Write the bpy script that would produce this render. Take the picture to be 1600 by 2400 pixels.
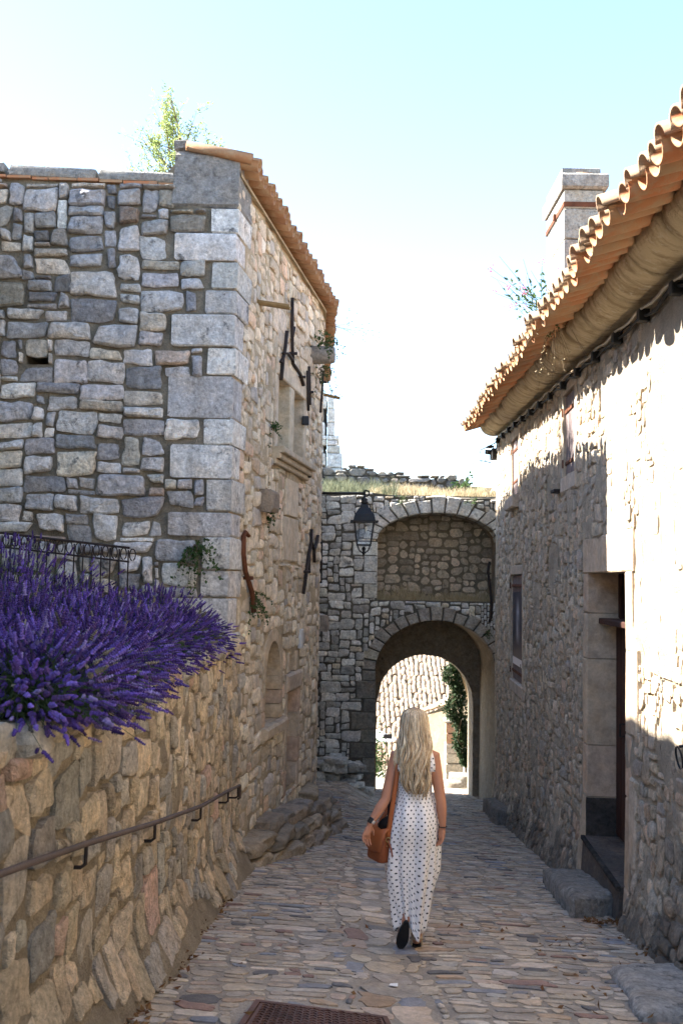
import bpy, bmesh, math, random
import numpy as np
from mathutils import Vector, Matrix, Quaternion, noise as mnoise

scene = bpy.context.scene
for o in list(bpy.data.objects):
    bpy.data.objects.remove(o)
COL = scene.collection
rng = random.Random(11)
R = math.radians

# ------------------------------------------------------------------ camera
EYE = 1.52
PITCH = math.atan(165 / 2333.0)
ROLL = R(1.0)
cam_d = bpy.data.cameras.new('camera')
cam_d.sensor_fit = 'VERTICAL'; cam_d.sensor_height = 36.0; cam_d.lens = 35.0
cam_d.clip_start = 0.1; cam_d.clip_end = 2000.0
cam_d.dof.use_dof = True; cam_d.dof.focus_distance = 8.6; cam_d.dof.aperture_fstop = 4.0
cam = bpy.data.objects.new('camera', cam_d); COL.objects.link(cam)
_c, _s, _cp, _sp = math.cos(ROLL), math.sin(ROLL), math.cos(PITCH), math.sin(PITCH)
cam.matrix_world = Matrix(((_c, -_s, 0, 0), (-_s * _sp, -_c * _sp, -_cp, 0), (_s * _cp, _c * _cp, -_sp, EYE), (0, 0, 0, 1)))
scene.camera = cam
scene.render.resolution_x = 682; scene.render.resolution_y = 1024

# ------------------------------------------------------------------ sky, sun, exposure
SUN_EL = R(40.0)
SUN_AZ = R(6.0)          # degrees the sun stands beyond the street's left-hand side
sun_dir = Vector((-math.cos(SUN_EL) * math.cos(SUN_AZ), math.cos(SUN_EL) * math.sin(SUN_AZ), math.sin(SUN_EL)))
world = bpy.data.worlds.new('World'); scene.world = world; world.use_nodes = True
wn = world.node_tree.nodes; wl = world.node_tree.links
bg = wn['Background']
sky = wn.new('ShaderNodeTexSky'); sky.sky_type = 'NISHITA'; sky.sun_disc = False
sky.sun_elevation = SUN_EL; sky.sun_rotation = math.atan2(sun_dir.x, sun_dir.y)
sky.air_density = 1.0; sky.dust_density = 0.2; sky.ozone_density = 1.0; sky.altitude = 300
wl.new(sky.outputs[0], bg.inputs[0]); bg.inputs[1].default_value = 0.09
sun_l = bpy.data.lights.new('sun', 'SUN'); sun_l.energy = 5.0; sun_l.angle = R(0.53); sun_l.color = (1.0, 0.93, 0.82)
sun = bpy.data.objects.new('sun', sun_l); COL.objects.link(sun)
sun.rotation_euler = sun_dir.to_track_quat('Z', 'Y').to_euler(); sun.location = (-20, 4, 20)
scene.view_settings.view_transform = 'Standard'; scene.view_settings.look = 'None'
scene.view_settings.gamma = 1.0; scene.view_settings.exposure = 2.75
scene.view_settings.use_curve_mapping = False
scene.render.engine = 'CYCLES'
scene.cycles.max_bounces = 8; scene.cycles.diffuse_bounces = 5; scene.cycles.transparent_max_bounces = 8

# ------------------------------------------------------------------ helpers
W = {}                    # world translation of every object
def tag(o, label, cat, group=None):
    o['label'] = label; o['category'] = cat
    if group: o['group'] = group
    return o
def thing(name, loc, label, cat, group=None):
    o = bpy.data.objects.new(name, None); COL.objects.link(o)
    o.location = loc; o.empty_display_size = .2; W[o] = Vector(loc)
    return tag(o, label, cat, group)
def put_parent(o, parent):
    if parent is not None:
        o.parent = parent; o.matrix_parent_inverse = Matrix.Translation(-W[parent])
def mesh(name, verts, faces, mat, parent=None, col=None, smooth=True, origin=None, uv=None):
    v = np.asarray(verts, dtype=float).reshape(-1, 3)
    c = Vector(origin) if origin is not None else Vector(((v.min(0) + v.max(0)) / 2).tolist())
    me = bpy.data.meshes.new(name)
    me.from_pydata((v - np.array(c)).tolist(), [], [list(map(int, f)) for f in faces])
    if smooth: me.polygons.foreach_set('use_smooth', [True] * len(me.polygons))
    if col is not None:
        ca = np.asarray(col, dtype=float)
        if ca.ndim == 1: ca = np.tile(ca, (len(v), 1))
        if ca.shape[1] == 3: ca = np.hstack([ca, np.ones((len(ca), 1))])
        a = me.color_attributes.new('col', 'FLOAT_COLOR', 'POINT'); a.data.foreach_set('color', ca.ravel())
    if uv is not None:
        l = me.uv_layers.new(name='uv'); ua = np.asarray(uv)
        li = np.zeros(len(me.loops), dtype=np.int32); me.loops.foreach_get('vertex_index', li)
        l.data.foreach_set('uv', ua[li].ravel())
    me.materials.append(mat); me.update()
    if smooth == 'auto': me.set_sharp_from_angle(angle=R(29))
    o = bpy.data.objects.new(name, me); COL.objects.link(o)
    o.location = c; W[o] = c.copy()
    put_parent(o, parent)
    return o
def inst(name, me, M, parent=None):
    """another object on shared mesh data at world matrix M"""
    o = bpy.data.objects.new(name, me); COL.objects.link(o)
    o.matrix_basis = M; W[o] = M.to_translation(); put_parent(o, parent)
    return o

class MB:
    """collects shapes that form ONE mesh"""
    def __init__(s): s.v = []; s.f = []; s.c = []; s.uv = []
    def add(s, v, f, c=None):
        b = len(s.v); s.v.extend([tuple(p) for p in v]); s.f.extend([[i + b for i in q] for q in f])
        if c is not None: s.c.extend([tuple(c)] * len(v) if not hasattr(c[0], '__len__') else [tuple(q) for q in c])
    def box(s, lo, hi, c=None, M=None, ch=0.0, jit=0.0):
        x0, y0, z0 = lo; x1, y1, z1 = hi
        if ch <= 0:
            v = [(x0,y0,z0),(x1,y0,z0),(x1,y1,z0),(x0,y1,z0),(x0,y0,z1),(x1,y0,z1),(x1,y1,z1),(x0,y1,z1)]
            f = [(0,3,2,1),(4,5,6,7),(0,1,5,4),(1,2,6,5),(2,3,7,6),(3,0,4,7)]
        else:
            ch = min(ch, (x1-x0)*.4, (y1-y0)*.4, (z1-z0)*.4)
            v, f = chamfer_box(x0, y0, z0, x1, y1, z1, ch)
        if jit: v = [tuple(q + rng.uniform(-jit, jit) for q in p) for p in v]
        if M is not None: v = [tuple(M @ Vector(p)) for p in v]
        s.add(v, f, c)
    def tube(s, pts, r, n=6, c=None, cap=True, flat=1.0, up=None):
        pts = [Vector(p) for p in pts]
        rr = r if hasattr(r, '__len__') else [r] * len(pts)
        v = []; f = []; prev = None
        for i, p in enumerate(pts):
            d = (pts[min(i+1, len(pts)-1)] - pts[max(i-1, 0)])
            d = d.normalized() if d.length > 1e-9 else Vector((0, 0, 1))
            if prev is None:
                a = (up if up is not None else (Vector((0, 0, 1)) if abs(d.z) < .9 else Vector((0, 1, 0))))
            else: a = prev
            a = (a - d * a.dot(d))
            a = a.normalized() if a.length > 1e-6 else d.orthogonal().normalized()
            prev = a; b = d.cross(a)
            for k in range(n):
                t = 2 * math.pi * k / n
                v.append(p + a * (math.cos(t) * rr[i] * flat) + b * (math.sin(t) * rr[i]))
        m = len(pts)
        for i in range(m - 1):
            for k in range(n):
                q = (k + 1) % n
                f.append((i*n+k, i*n+q, (i+1)*n+q, (i+1)*n+k))
        if cap:
            f.append(tuple(reversed(range(n)))); f.append(tuple(range((m-1)*n, m*n)))
        s.add(v, f, c)
    def lathe(s, prof, n=12, loc=(0,0,0), c=None, M=None):
        v = []; f = []
        for (r, z) in prof:
            for k in range(n):
                t = 2*math.pi*k/n; v.append((r*math.cos(t), r*math.sin(t), z))
        m = len(prof)
        for i in range(m-1):
            for k in range(n):
                q = (k+1) % n; f.append((i*n+k, i*n+q, (i+1)*n+q, (i+1)*n+k))
        f.append(tuple(reversed(range(n)))); f.append(tuple(range((m-1)*n, m*n)))
        T = Matrix.Translation(Vector(loc))
        if M is not None: T = T @ M
        s.add([tuple(T @ Vector(p)) for p in v], f, c)
    def prism(s, poly, ax0, ax1, fn, c=None):
        """extrude a 2D polygon between ax0 and ax1; fn(a,b,t)->point"""
        n = len(poly)
        v = [fn(a, b, ax0) for a, b in poly] + [fn(a, b, ax1) for a, b in poly]
        f = [tuple(reversed(range(n))), tuple(range(n, 2*n))] + [(i, (i+1) % n, n+(i+1) % n, n+i) for i in range(n)]
        s.add(v, f, c)
    def build(s, name, mat, parent=None, smooth=False, origin=None):
        return mesh(name, s.v, s.f, mat, parent, s.c if len(s.c) == len(s.v) else None, smooth, origin)

def chamfer_box(x0, y0, z0, x1, y1, z1, ch):
    bm = bmesh.new()
    bmesh.ops.create_cube(bm, size=1.0)
    for v in bm.verts:
        v.co = Vector(((x0+x1)/2 + v.co.x*(x1-x0), (y0+y1)/2 + v.co.y*(y1-y0), (z0+z1)/2 + v.co.z*(z1-z0)))
    bmesh.ops.bevel(bm, geom=list(bm.edges), offset=ch, segments=2, profile=.6, affect='EDGES')
    bm.verts.index_update()
    v = [tuple(p.co) for p in bm.verts]; f = [tuple(q.index for q in p.verts) for p in bm.faces]
    bm.free(); return v, f

def fbm(x, y, z=0.0, o=3):
    t = 0; a = 1
    for i in range(o):
        t += a * mnoise.noise(Vector((x, y, z))); x *= 2.03; y *= 2.03; z *= 2.03; a *= .5
    return t
def sstep(a, b, x):
    t = max(0.0, min(1.0, (x - a) / (b - a))); return t * t * (3 - 2 * t)

# ------------------------------------------------------------------ ground shape
def G(x, y):
    """height of the descending street"""
    if y < 27: s = .139 * y
    elif y < 60: s = .139 * 27 + .13 * (y - 27)
    else: s = .139 * 27 + .13 * 33
    g = -s - .04 * max(-6, min(6, x))
    g += .35 * sstep(17.5, 20.3, y) * sstep(1.0, .1, x) * (1 - sstep(21, 23, y))
    g -= .022 * math.exp(-((x - .42) / .22) ** 2) * sstep(30, 24, y)
    return g
CAMP = Vector((0, 0, EYE)); MWI = cam.matrix_world.inverted()
def seen(p):
    """(in frame, distance) of a point, used only to rank pieces by how large they show"""
    q = MWI @ Vector(p)
    if q.z > -.2: return False, 1e3
    return abs(q.x / -q.z) < .36 and abs(q.y / -q.z) < .54, -q.z

# ------------------------------------------------------------------ materials
class NT:
    def __init__(s, name):
        s.m = bpy.data.materials.new(name); s.m.use_nodes = True
        s.t = s.m.node_tree; s.b = s.t.nodes['Principled BSDF']; s.out = s.t.nodes['Material Output']
        s._pos = None
    def n(s, typ, **kw):
        nd = s.t.nodes.new(typ)
        for k, v in kw.items(): setattr(nd, k, v)
        return nd
    def link(s, a, b): s.t.links.new(a, b)
    def inp(s, sock, v):
        if hasattr(v, 'is_output'): s.link(v, sock)
        else: sock.default_value = v
    def pos(s):
        if s._pos is None: s._pos = s.n('ShaderNodeNewGeometry').outputs['Position']
        return s._pos
    def noise(s, scale, detail=4, rough=.55, vec=None, dist=0.0):
        nd = s.n('ShaderNodeTexNoise'); nd.inputs['Scale'].default_value = scale
        nd.inputs['Detail'].default_value = detail; nd.inputs['Roughness'].default_value = rough
        nd.inputs['Distortion'].default_value = dist
        s.link(vec if vec is not None else s.pos(), nd.inputs['Vector']); return nd.outputs['Fac']
    def vor(s, scale, vec=None, feature='F1', out='Distance'):
        nd = s.n('ShaderNodeTexVoronoi', feature=feature); nd.inputs['Scale'].default_value = scale
        s.link(vec if vec is not None else s.pos(), nd.inputs['Vector']); return nd.outputs[out]
    def scale(s, v, sc):
        nd = s.n('ShaderNodeMapping'); s.link(v, nd.inputs['Vector']); nd.inputs['Scale'].default_value = sc
        return nd.outputs[0]
    def rng(s, v, a, b, c, d):
        nd = s.n('ShaderNodeMapRange'); s.link(v, nd.inputs[0])
        for i, q in enumerate((a, b, c, d)): nd.inputs[i+1].default_value = q
        return nd.outputs[0]
    def math(s, op, a, b=0.0):
        nd = s.n('ShaderNodeMath', operation=op); s.inp(nd.inputs[0], a); s.inp(nd.inputs[1], b); return nd.outputs[0]
    def mix(s, fac, a, b, mode='MIX'):
        nd = s.n('ShaderNodeMix', data_type='RGBA', blend_type=mode)
        s.inp(nd.inputs[0], fac); s.inp(nd.inputs[6], a); s.inp(nd.inputs[7], b); return nd.outputs[2]
    def attr(s, name='col'):
        nd = s.n('ShaderNodeAttribute'); nd.attribute_name = name; return nd.outputs['Color']
    def bump(s, h, strength=.5, dist=.02, prev=None):
        nd = s.n('ShaderNodeBump'); nd.inputs['Strength'].default_value = strength; nd.inputs['Distance'].default_value = dist
        s.link(h, nd.inputs['Height'])
        if prev is not None: s.link(prev, nd.inputs['Normal'])
        return nd.outputs[0]
    def fin(s, color, rough=.9, spec=.25, normal=None, metal=0.0):
        s.inp(s.b.inputs['Base Color'], color); s.inp(s.b.inputs['Roughness'], rough)
        s.b.inputs['Specular IOR Level'].default_value = spec; s.b.inputs['Metallic'].default_value = metal
        if normal is not None: s.link(normal, s.b.inputs['Normal'])
        return s.m
def c4(*c): return (c[0], c[1], c[2], 1.0)
def grey(t, v):
    nd = t.n('ShaderNodeCombineColor')
    for i in range(3): t.link(v, nd.inputs[i])
    return nd.outputs[0]

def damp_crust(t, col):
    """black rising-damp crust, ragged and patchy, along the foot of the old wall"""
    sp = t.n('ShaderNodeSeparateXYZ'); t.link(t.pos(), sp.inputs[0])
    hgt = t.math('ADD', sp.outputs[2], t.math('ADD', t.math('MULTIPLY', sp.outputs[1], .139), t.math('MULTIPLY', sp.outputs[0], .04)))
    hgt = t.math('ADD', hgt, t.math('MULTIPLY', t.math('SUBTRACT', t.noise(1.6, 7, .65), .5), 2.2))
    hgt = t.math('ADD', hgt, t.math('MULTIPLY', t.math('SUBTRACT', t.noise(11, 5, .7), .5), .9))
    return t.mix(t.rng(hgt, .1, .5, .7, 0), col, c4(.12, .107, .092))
def stone_mat(name, lichen=.55, dark=(.07, .068, .062), bump=.7, speck=(.62, 1.35), base=None, rough=.92, spec=.2, lich_sc=7.0, damp=False, streak=False):
    t = NT(name)
    col = t.attr() if base is None else c4(*base)
    big = t.rng(t.noise(6.5, 8, .68, dist=.25), .3, .7, .68, 1.22)
    fine = t.rng(t.noise(24, 8, .74), .3, .7, *speck)
    col = t.mix(1.0, col, grey(t, t.math('MULTIPLY', big, fine)), 'MULTIPLY')
    warm = t.rng(t.noise(5.5, 3), .45, .7, 0, .35)
    col = t.mix(warm, col, t.mix(1.0, col, c4(1.12, .92, .68), 'MULTIPLY'))
    l1 = t.noise(lich_sc, 9, .72, dist=.3)
    m = t.rng(l1, lichen, lichen + .1, 0, .85)
    col = t.mix(m, col, c4(*dark))
    l2 = t.rng(t.noise(17, 6, .7), .66, .74, 0, .45)
    col = t.mix(l2, col, c4(.46, .44, .39))
    if streak:       # run-off streaks
        sv_ = t.noise(1.4, 6, .6, t.scale(t.pos(), (3.2, 3.2, .28)))
        col = t.mix(t.rng(sv_, .53, .66, 0, .36), col, c4(.17, .168, .165))
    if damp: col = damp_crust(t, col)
    h = t.math('ADD', t.math('MULTIPLY', t.noise(9, 10, .72), 1.4), t.math('MULTIPLY', t.noise(45, 5, .65), .5))
    pit = t.rng(t.vor(48), 0, .22, -.25, 0)
    h = t.math('ADD', h, pit)
    return t.fin(col, rough, spec, t.bump(h, bump, .06))

def mortar_mat(name, base, bump=1.0, var=.35, damp=False):
    t = NT(name)
    n = t.noise(3.0, 8, .65)
    col = t.mix(t.rng(n, .3, .7, 0, 1), c4(*[q*(1-var) for q in base]), c4(*[min(1, q*(1+var*.6)) for q in base]))
    col = t.mix(t.rng(t.noise(60, 4, .7), .4, .75, 0, .6), col, c4(*[q*.45 for q in base]))
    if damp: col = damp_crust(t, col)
    h = t.math('ADD', t.noise(18, 9, .7), t.math('MULTIPLY', t.noise(75, 4, .7), .5))
    return t.fin(col, .95, .15, t.bump(h, bump, .04))

M_FRONT = stone_mat('stone grey limestone', .56, (.1, .099, .097), .9, (.55, 1.42), streak=True)
M_FACADE = stone_mat('stone cream limestone', .64, (.13, .105, .075), .75, (.72, 1.25))
M_RETAIN = stone_mat('stone ochre rubble', .6, (.12, .09, .06), 1.0, (.55, 1.3))
M_GATE = stone_mat('stone gate grey', .58, (.1, .096, .088), .9, (.55, 1.4))
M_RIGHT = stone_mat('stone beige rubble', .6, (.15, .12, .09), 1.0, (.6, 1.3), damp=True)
M_COB = stone_mat('cobble stone', .68, (.05, .048, .045), .45, (.75, 1.25), rough=.62, spec=.4, lich_sc=11)
M_ASH = stone_mat('stone dressed ashlar', .68, (.15, .12, .085), .35, (.82, 1.16))
MO_FRONT = mortar_mat('mortar grey', (.34, .295, .225), 1.4, .6)
MO_FAC = mortar_mat('mortar cream', (.58, .47, .32))
MO_RET = mortar_mat('mortar ochre', (.5, .4, .275), 1.5)
MO_GATE = mortar_mat('mortar dark joints', (.15, .135, .11))
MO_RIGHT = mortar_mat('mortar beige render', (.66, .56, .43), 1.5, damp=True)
MO_STREET = mortar_mat('mortar between cobbles', (.46, .4, .33), .9, .3)

def simple(name, base, rough=.6, spec=.3, bump=0.0, bs=40, var=.2, metal=0.0, vs=6):
    t = NT(name)
    col = t.mix(t.rng(t.noise(vs, 5, .6), .3, .7, 0, 1), c4(*[q*(1-var) for q in base]), c4(*[min(1, q*(1+var)) for q in base]))
    nrm = t.bump(t.noise(bs, 6, .65), bump, .01) if bump else None
    return t.fin(col, rough, spec, nrm, metal)
M_IRON = simple('black iron', (.012, .012, .014), .55, .4, .3, 60, .3)
M_RUST = simple('rusted iron', (.11, .042, .022), .85, .2, .6, 70, .4)
M_DARKIRON = simple('dark brown iron', (.028, .02, .018), .75, .3, .5, 60, .35)
M_RAIL = simple('worn brown rail iron', (.075, .05, .04), .6, .35, .4, 60, .3)
M_CABLE = simple('black cable rubber', (.012, .012, .012), .6, .3)
M_WHITECABLE = simple('pale cable', (.42, .38, .32), .6, .3)
M_EARTH = simple('garden earth', (.07, .05, .035), 1.0, .1, 1.0, 12, .4)
M_GROUND = simple('dusty ground', (.22, .18, .13), 1.0, .1, .8, 6, .3, vs=.4)
M_DARKROOM = simple('dark interior', (.03, .027, .024), 1.0, .1)

def tile_mat(name, a, b, grime=.5, scale=9):
    t = NT(name)
    oi = t.n('ShaderNodeObjectInfo').outputs['Random']
    f = t.math('ADD', t.math('MULTIPLY', oi, .55), t.math('MULTIPLY', t.noise(3.7, 3), .6))
    col = t.mix(t.rng(f, .2, .85, 0, 1), c4(*a), c4(*b))
    col = t.mix(t.rng(t.noise(scale, 8, .7, dist=.4), grime, grime + .18, 0, .75), col, c4(.33, .24, .15))
    geo = t.n('ShaderNodeNewGeometry')
    sep = t.n('ShaderNodeSeparateXYZ'); t.link(geo.outputs['Normal'], sep.inputs[0])
    up = t.rng(sep.outputs[2], .1, .7, 0, 1)
    moss = t.math('MULTIPLY', up, t.rng(t.noise(14, 7, .7), .42, .6, 0, .85))
    col = t.mix(moss, col, c4(.12, .105, .085))           # lichen crust grows on the weathered top faces
    return t.fin(col, .85, .2, t.bump(t.noise(45, 6, .65), .35, .01))
M_TILE = tile_mat('terracotta tile', (.42, .14, .058), (.36, .2, .105), .43)
M_TILE_TOP = tile_mat('lichen grey cover tile', (.27, .16, .1), (.36, .27, .19), .42)
M_TILE_OLD = tile_mat('old brown terracotta tile', (.24, .115, .06), (.34, .2, .11), .46)
M_TILE_PALE = tile_mat('sun bleached roof tile', (.32, .22, .145), (.46, .36, .26), .5)

def leaf_mat(name, a, b, trans=.35, scale=9):
    t = NT(name)
    f = t.rng(t.noise(scale, 2), .35, .65, 0, 1)
    col = t.mix(f, c4(*a), c4(*b))
    t.fin(col, .65, .25)
    tr = t.n('ShaderNodeBsdfTranslucent'); t.link(col, tr.inputs[0])
    mx = t.n('ShaderNodeMixShader'); mx.inputs[0].default_value = trans
    t.link(t.b.outputs[0], mx.inputs[1]); t.link(tr.outputs[0], mx.inputs[2]); t.link(mx.outputs[0], t.out.inputs[0])
    return t.m
M_LEAF = leaf_mat('wall plant leaf', (.035, .075, .022), (.075, .13, .04))
M_TREELEAF = leaf_mat('young tree leaf', (.2, .27, .09), (.33, .38, .16), .6)
M_IVY = leaf_mat('ivy leaf', (.012, .028, .01), (.03, .055, .018), .2)
M_LAVLEAF = leaf_mat('lavender stem', (.045, .075, .03), (.085, .115, .045), .25)
M_GRASSDRY = leaf_mat('dry grass', (.42, .34, .2), (.56, .47, .31), .35)
M_GRASSGREY = leaf_mat('grey green grass', (.13, .15, .09), (.24, .25, .16), .3)
M_PINK = leaf_mat('pink flower', (.5, .08, .16), (.6, .15, .25), .4)
M_DEADLEAF = leaf_mat('dead leaf', (.13, .05, .02), (.2, .11, .035), .2, 30)
M_BARK = simple('bark', (.16, .12, .08), .95, .1, .8, 30, .3)
def lav_mat():
    t = NT('lavender flower')
    col = t.mix(1.0, t.attr(), grey(t, t.rng(t.noise(90, 2), .3, .7, .6, 1.4)), 'MULTIPLY')
    t.fin(col, .8, .15)
    tr = t.n('ShaderNodeBsdfTranslucent'); t.link(col, tr.inputs[0])
    mx = t.n('ShaderNodeMixShader'); mx.inputs[0].default_value = .2
    t.link(t.b.outputs[0], mx.inputs[1]); t.link(tr.outputs[0], mx.inputs[2]); t.link(mx.outputs[0], t.out.inputs[0])
    return t.m
M_LAV = lav_mat()
def wood_mat(name, a, b, axis=(9, 9, .7)):
    t = NT(name)
    v = t.scale(t.pos(), axis)
    n = t.noise(4, 6, .65, v, .4)
    col = t.mix(t.rng(n, .3, .7, 0, 1), c4(*a), c4(*b))
    return t.fin(col, .8, .2, t.bump(t.noise(9, 5, .6, v), .5, .01))
M_SHUTTER = wood_mat('weathered grey shutter wood', (.13, .1, .1), (.22, .18, .18))
M_DOOR = wood_mat('dark red brown door wood', (.035, .014, .011), (.06, .026, .018))
M_OLDWOOD = wood_mat('old wood', (.2, .14, .07), (.32, .23, .12), (2, 9, 9))
# ------------------------------------------------------------------ masonry tools
class Surf:
    """vertical wall over a plan polyline; outward side is on the right when walking along it"""
    def __init__(s, pts, batter=None):
        s.p = [Vector((a, b)) for a, b in pts]; s.cum = [0.0]
        for i in range(len(s.p) - 1): s.cum.append(s.cum[-1] + (s.p[i+1] - s.p[i]).length)
        s.L = s.cum[-1]; s.batter = batter or (lambda u, z: 0.0)
        s.nv = []
        seg = [(s.p[i+1] - s.p[i]).normalized() for i in range(len(s.p) - 1)]
        sn = [Vector((d.y, -d.x)) for d in seg]
        for i in range(len(s.p)):
            a = sn[max(0, i-1)]; b = sn[min(len(sn)-1, i)]; s.nv.append((a + b).normalized())
    def plan(s, u):
        i = 0
        while i < len(s.cum) - 2 and u > s.cum[i+1]: i += 1
        t = (u - s.cum[i]) / (s.cum[i+1] - s.cum[i])
        p = s.p[i].lerp(s.p[i+1], t); tt = max(0, min(1, t)); n = s.nv[i].lerp(s.nv[i+1], tt).normalized()
        return p, n
    def pt(s, u, z, h=0.0):
        p, n = s.plan(u); k = h + s.batter(u, z)
        return (p.x + n.x * k, p.y + n.y * k, z)
    def nrm(s, u): n = s.plan(u)[1]; return Vector((n.x, n.y, 0))
class GroundSurf:
    def pt(s, u, v, h=0.0): return (u, v, G(u, v) + h)
    def nrm(s, u): return Vector((0, 0, 1))

def wall_mesh(surf, u0, u1, zb, zt, holes=(), du=.25, dz=.4, rough=.012, depth=None):
    """mortar face with exact openings (holes: (ua, ub, zlo(u), zhi(u)))"""
    us = set(np.arange(u0, u1, du).tolist() + [u1] + [c for c in surf.cum if u0 < c < u1])
    for h in holes: us.update([h[0], h[1]]); us.update(np.linspace(h[0], h[1], 13).tolist())
    us = sorted(x for x in us if u0 - 1e-6 <= x <= u1 + 1e-6)
    us = [us[0]] + [b for a, b in zip(us, us[1:]) if b - a > 1e-4]
    v = []; f = []
    for ua, ub in zip(us, us[1:]):
        m = (ua + ub) / 2
        iv = [(zb, zt)]
        for h in sorted([h for h in holes if h[0] - 1e-6 <= m <= h[1] + 1e-6], key=lambda h: h[2](m)):
            lo, hi = iv.pop()
            if h[2](m) > lo(m) + 1e-4: iv.append((lo, h[2]))
            iv.append((h[3], hi))
        for lo, hi in iv:
            if hi(m) <= lo(m) + 1e-4: continue
            n = max(1, int((hi(m) - lo(m)) / dz))
            for k in range(n):
                q = []
                for u, t in ((ua, k/n), (ub, k/n), (ub, (k+1)/n), (ua, (k+1)/n)):
                    z = lo(u) + (hi(u) - lo(u)) * t
                    q.append(surf.pt(u, z, rough * (fbm(u * 2.1, z * 2.1, 3.3, 2) + .5*fbm(u * 8, z * 8, 1.3, 2))))
                b = len(v); v += q; f.append((b, b+1, b+2, b+3))
    return v, f

def pack(u0, u1, z0, z1, unit, sizes, free, r):
    """random-ashlar packing: every free grid cell ends up in one stone"""
    nx = int(round((u1 - u0) / unit)); nz = int(round((z1 - z0) / unit))
    occ = np.zeros((nz, nx), dtype=bool)
    for j in range(nz):
        for i in range(nx):
            if not free(u0 + (i + .5) * unit, z0 + (j + .5) * unit): occ[j, i] = True
    wts = [s[2] for s in sizes]; out = []
    for j in range(nz):
        i = 0
        while i < nx:
            if occ[j, i]: i += 1; continue
            run = 1
            while i + run < nx and run < 12 and not occ[j, i + run]: run += 1
            w, h, _ = r.choices(sizes, wts)[0]
            if w > run or run - w == 1: w = run if run <= w + 1 else w
            w = min(w, run)
            if w <= 1: h = min(h, 2)
            hh = 1
            while hh < h and j + hh < nz and not occ[j + hh, i:i + w].any(): hh += 1
            occ[j:j+hh, i:i+w] = True
            out.append((u0 + i*unit, u0 + (i+w)*unit, z0 + j*unit, z0 + (j+hh)*unit)); i += w
    return out

def stone_geo(surf, rect, gap, rnd, H, r, warp, fine=True, tilt=.25, bury=.03, jf=.11):
    ua, ub, za, zb = rect
    w = ub - ua; h = zb - za; g = gap * r.uniform(.6, 1.3) / 2
    g = min(g, w * .2, h * .2); jj = min(w, h) * jf
    cs = [(ua+g, za+g), (ub-g, za+g), (ub-g, zb-g), (ua+g, zb-g)]
    cs = [(a + r.uniform(-jj, jj), b + r.uniform(-jj, jj)) for a, b in cs]
    if min(w, h) > .1 and r.random() < .38:              # a knocked-off corner
        k = r.randrange(4); q = ((ua+ub)/2, (za+zb)/2); t = r.uniform(.15, .35)
        cs[k] = (cs[k][0] + (q[0]-cs[k][0])*t, cs[k][1] + (q[1]-cs[k][1])*t)
    pts = []
    for k in range(4):
        p0, p1, p2 = cs[k-1], cs[k], cs[(k+1) % 4]
        rr = min(.48, rnd * r.uniform(.35, 1.5))
        def mv(a, b):
            L = math.hypot(b[0]-a[0], b[1]-a[1]) + 1e-6; d = min(.48 * L, rr * min(w, h)); return (a[0] + (b[0]-a[0])*d/L, a[1] + (b[1]-a[1])*d/L)
        a = mv(p1, p0); b = mv(p1, p2)
        if fine:
            m = (.22*a[0] + .56*p1[0] + .22*b[0], .22*a[1] + .56*p1[1] + .22*b[1])
            pts += [a, m, b]
            nx = cs[(k+1) % 4]; el = math.hypot(nx[0]-p1[0], nx[1]-p1[1])
            for e in ((.5,) if el < .22 else (.36, .64)):
                if el > .09: pts.append((p1[0]+(nx[0]-p1[0])*e + r.uniform(-jj, jj)*.6, p1[1]+(nx[1]-p1[1])*e + r.uniform(-jj, jj)*.6))
        else: pts += [a, b]
    cu = sum(p[0] for p in pts)/len(pts); cz = sum(p[1] for p in pts)/len(pts)
    n = len(pts); H = H * r.uniform(.45, 1.45); sd = r.uniform(0, 99)
    tu, tz = r.uniform(-tilt, tilt)*H, r.uniform(-tilt, tilt)*H
    i1 = min(.016, .16*min(w, h)) * (1 + 1.5*rnd)
    su, sz = max(.45, 1 - i1/(w/2)), max(.45, 1 - i1/(h/2))
    rings = [(1.0, 1.0, None), (1.0, 1.0, .6), (su, sz, .96)]
    if fine: rings += [(su*.66, sz*.66, 1.02), (su*.33, sz*.33, 1.05)]
    v = []
    for ri, (a, b, hh) in enumerate(rings):
        for (pu, pz) in pts:
            u = cu + (pu-cu)*a; z = cz + (pz-cz)*b
            if hh is None: q = -bury
            else: q = H*hh + (tu*(u-cu)/w + tz*(z-cz)/h)*2*hh + (H*.42*fbm(u*8, z*8, sd, 2) if fine else r.uniform(-.1, .1)*H) + r.uniform(-.06, .06)*H
            du, dz = warp(u, z); v.append(surf.pt(u+du, z+dz, q))
    du, dz = warp(cu, cz); v.append(surf.pt(cu+du, cz+dz, H*1.05 + (H*.42*fbm(cu*8, cz*8, sd, 2) if fine else 0)))
    f = []
    for k in range(len(rings)-1):
        for i in range(n):
            q = (i+1) % n; f.append((k*n+i, k*n+q, (k+1)*n+q, (k+1)*n+i))
    b = (len(rings)-1)*n
    for i in range(n): f.append((b+i, b+(i+1) % n, len(v)-1))
    return v, f

def pick_col(pal, r, var=.16):
    c = r.choices([p[0] for p in pal], [p[1] for p in pal])[0]; k = 1 + r.uniform(-var, var)
    return tuple(max(.01, q * k * (1 + r.uniform(-.014, .014))) for q in c)

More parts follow.
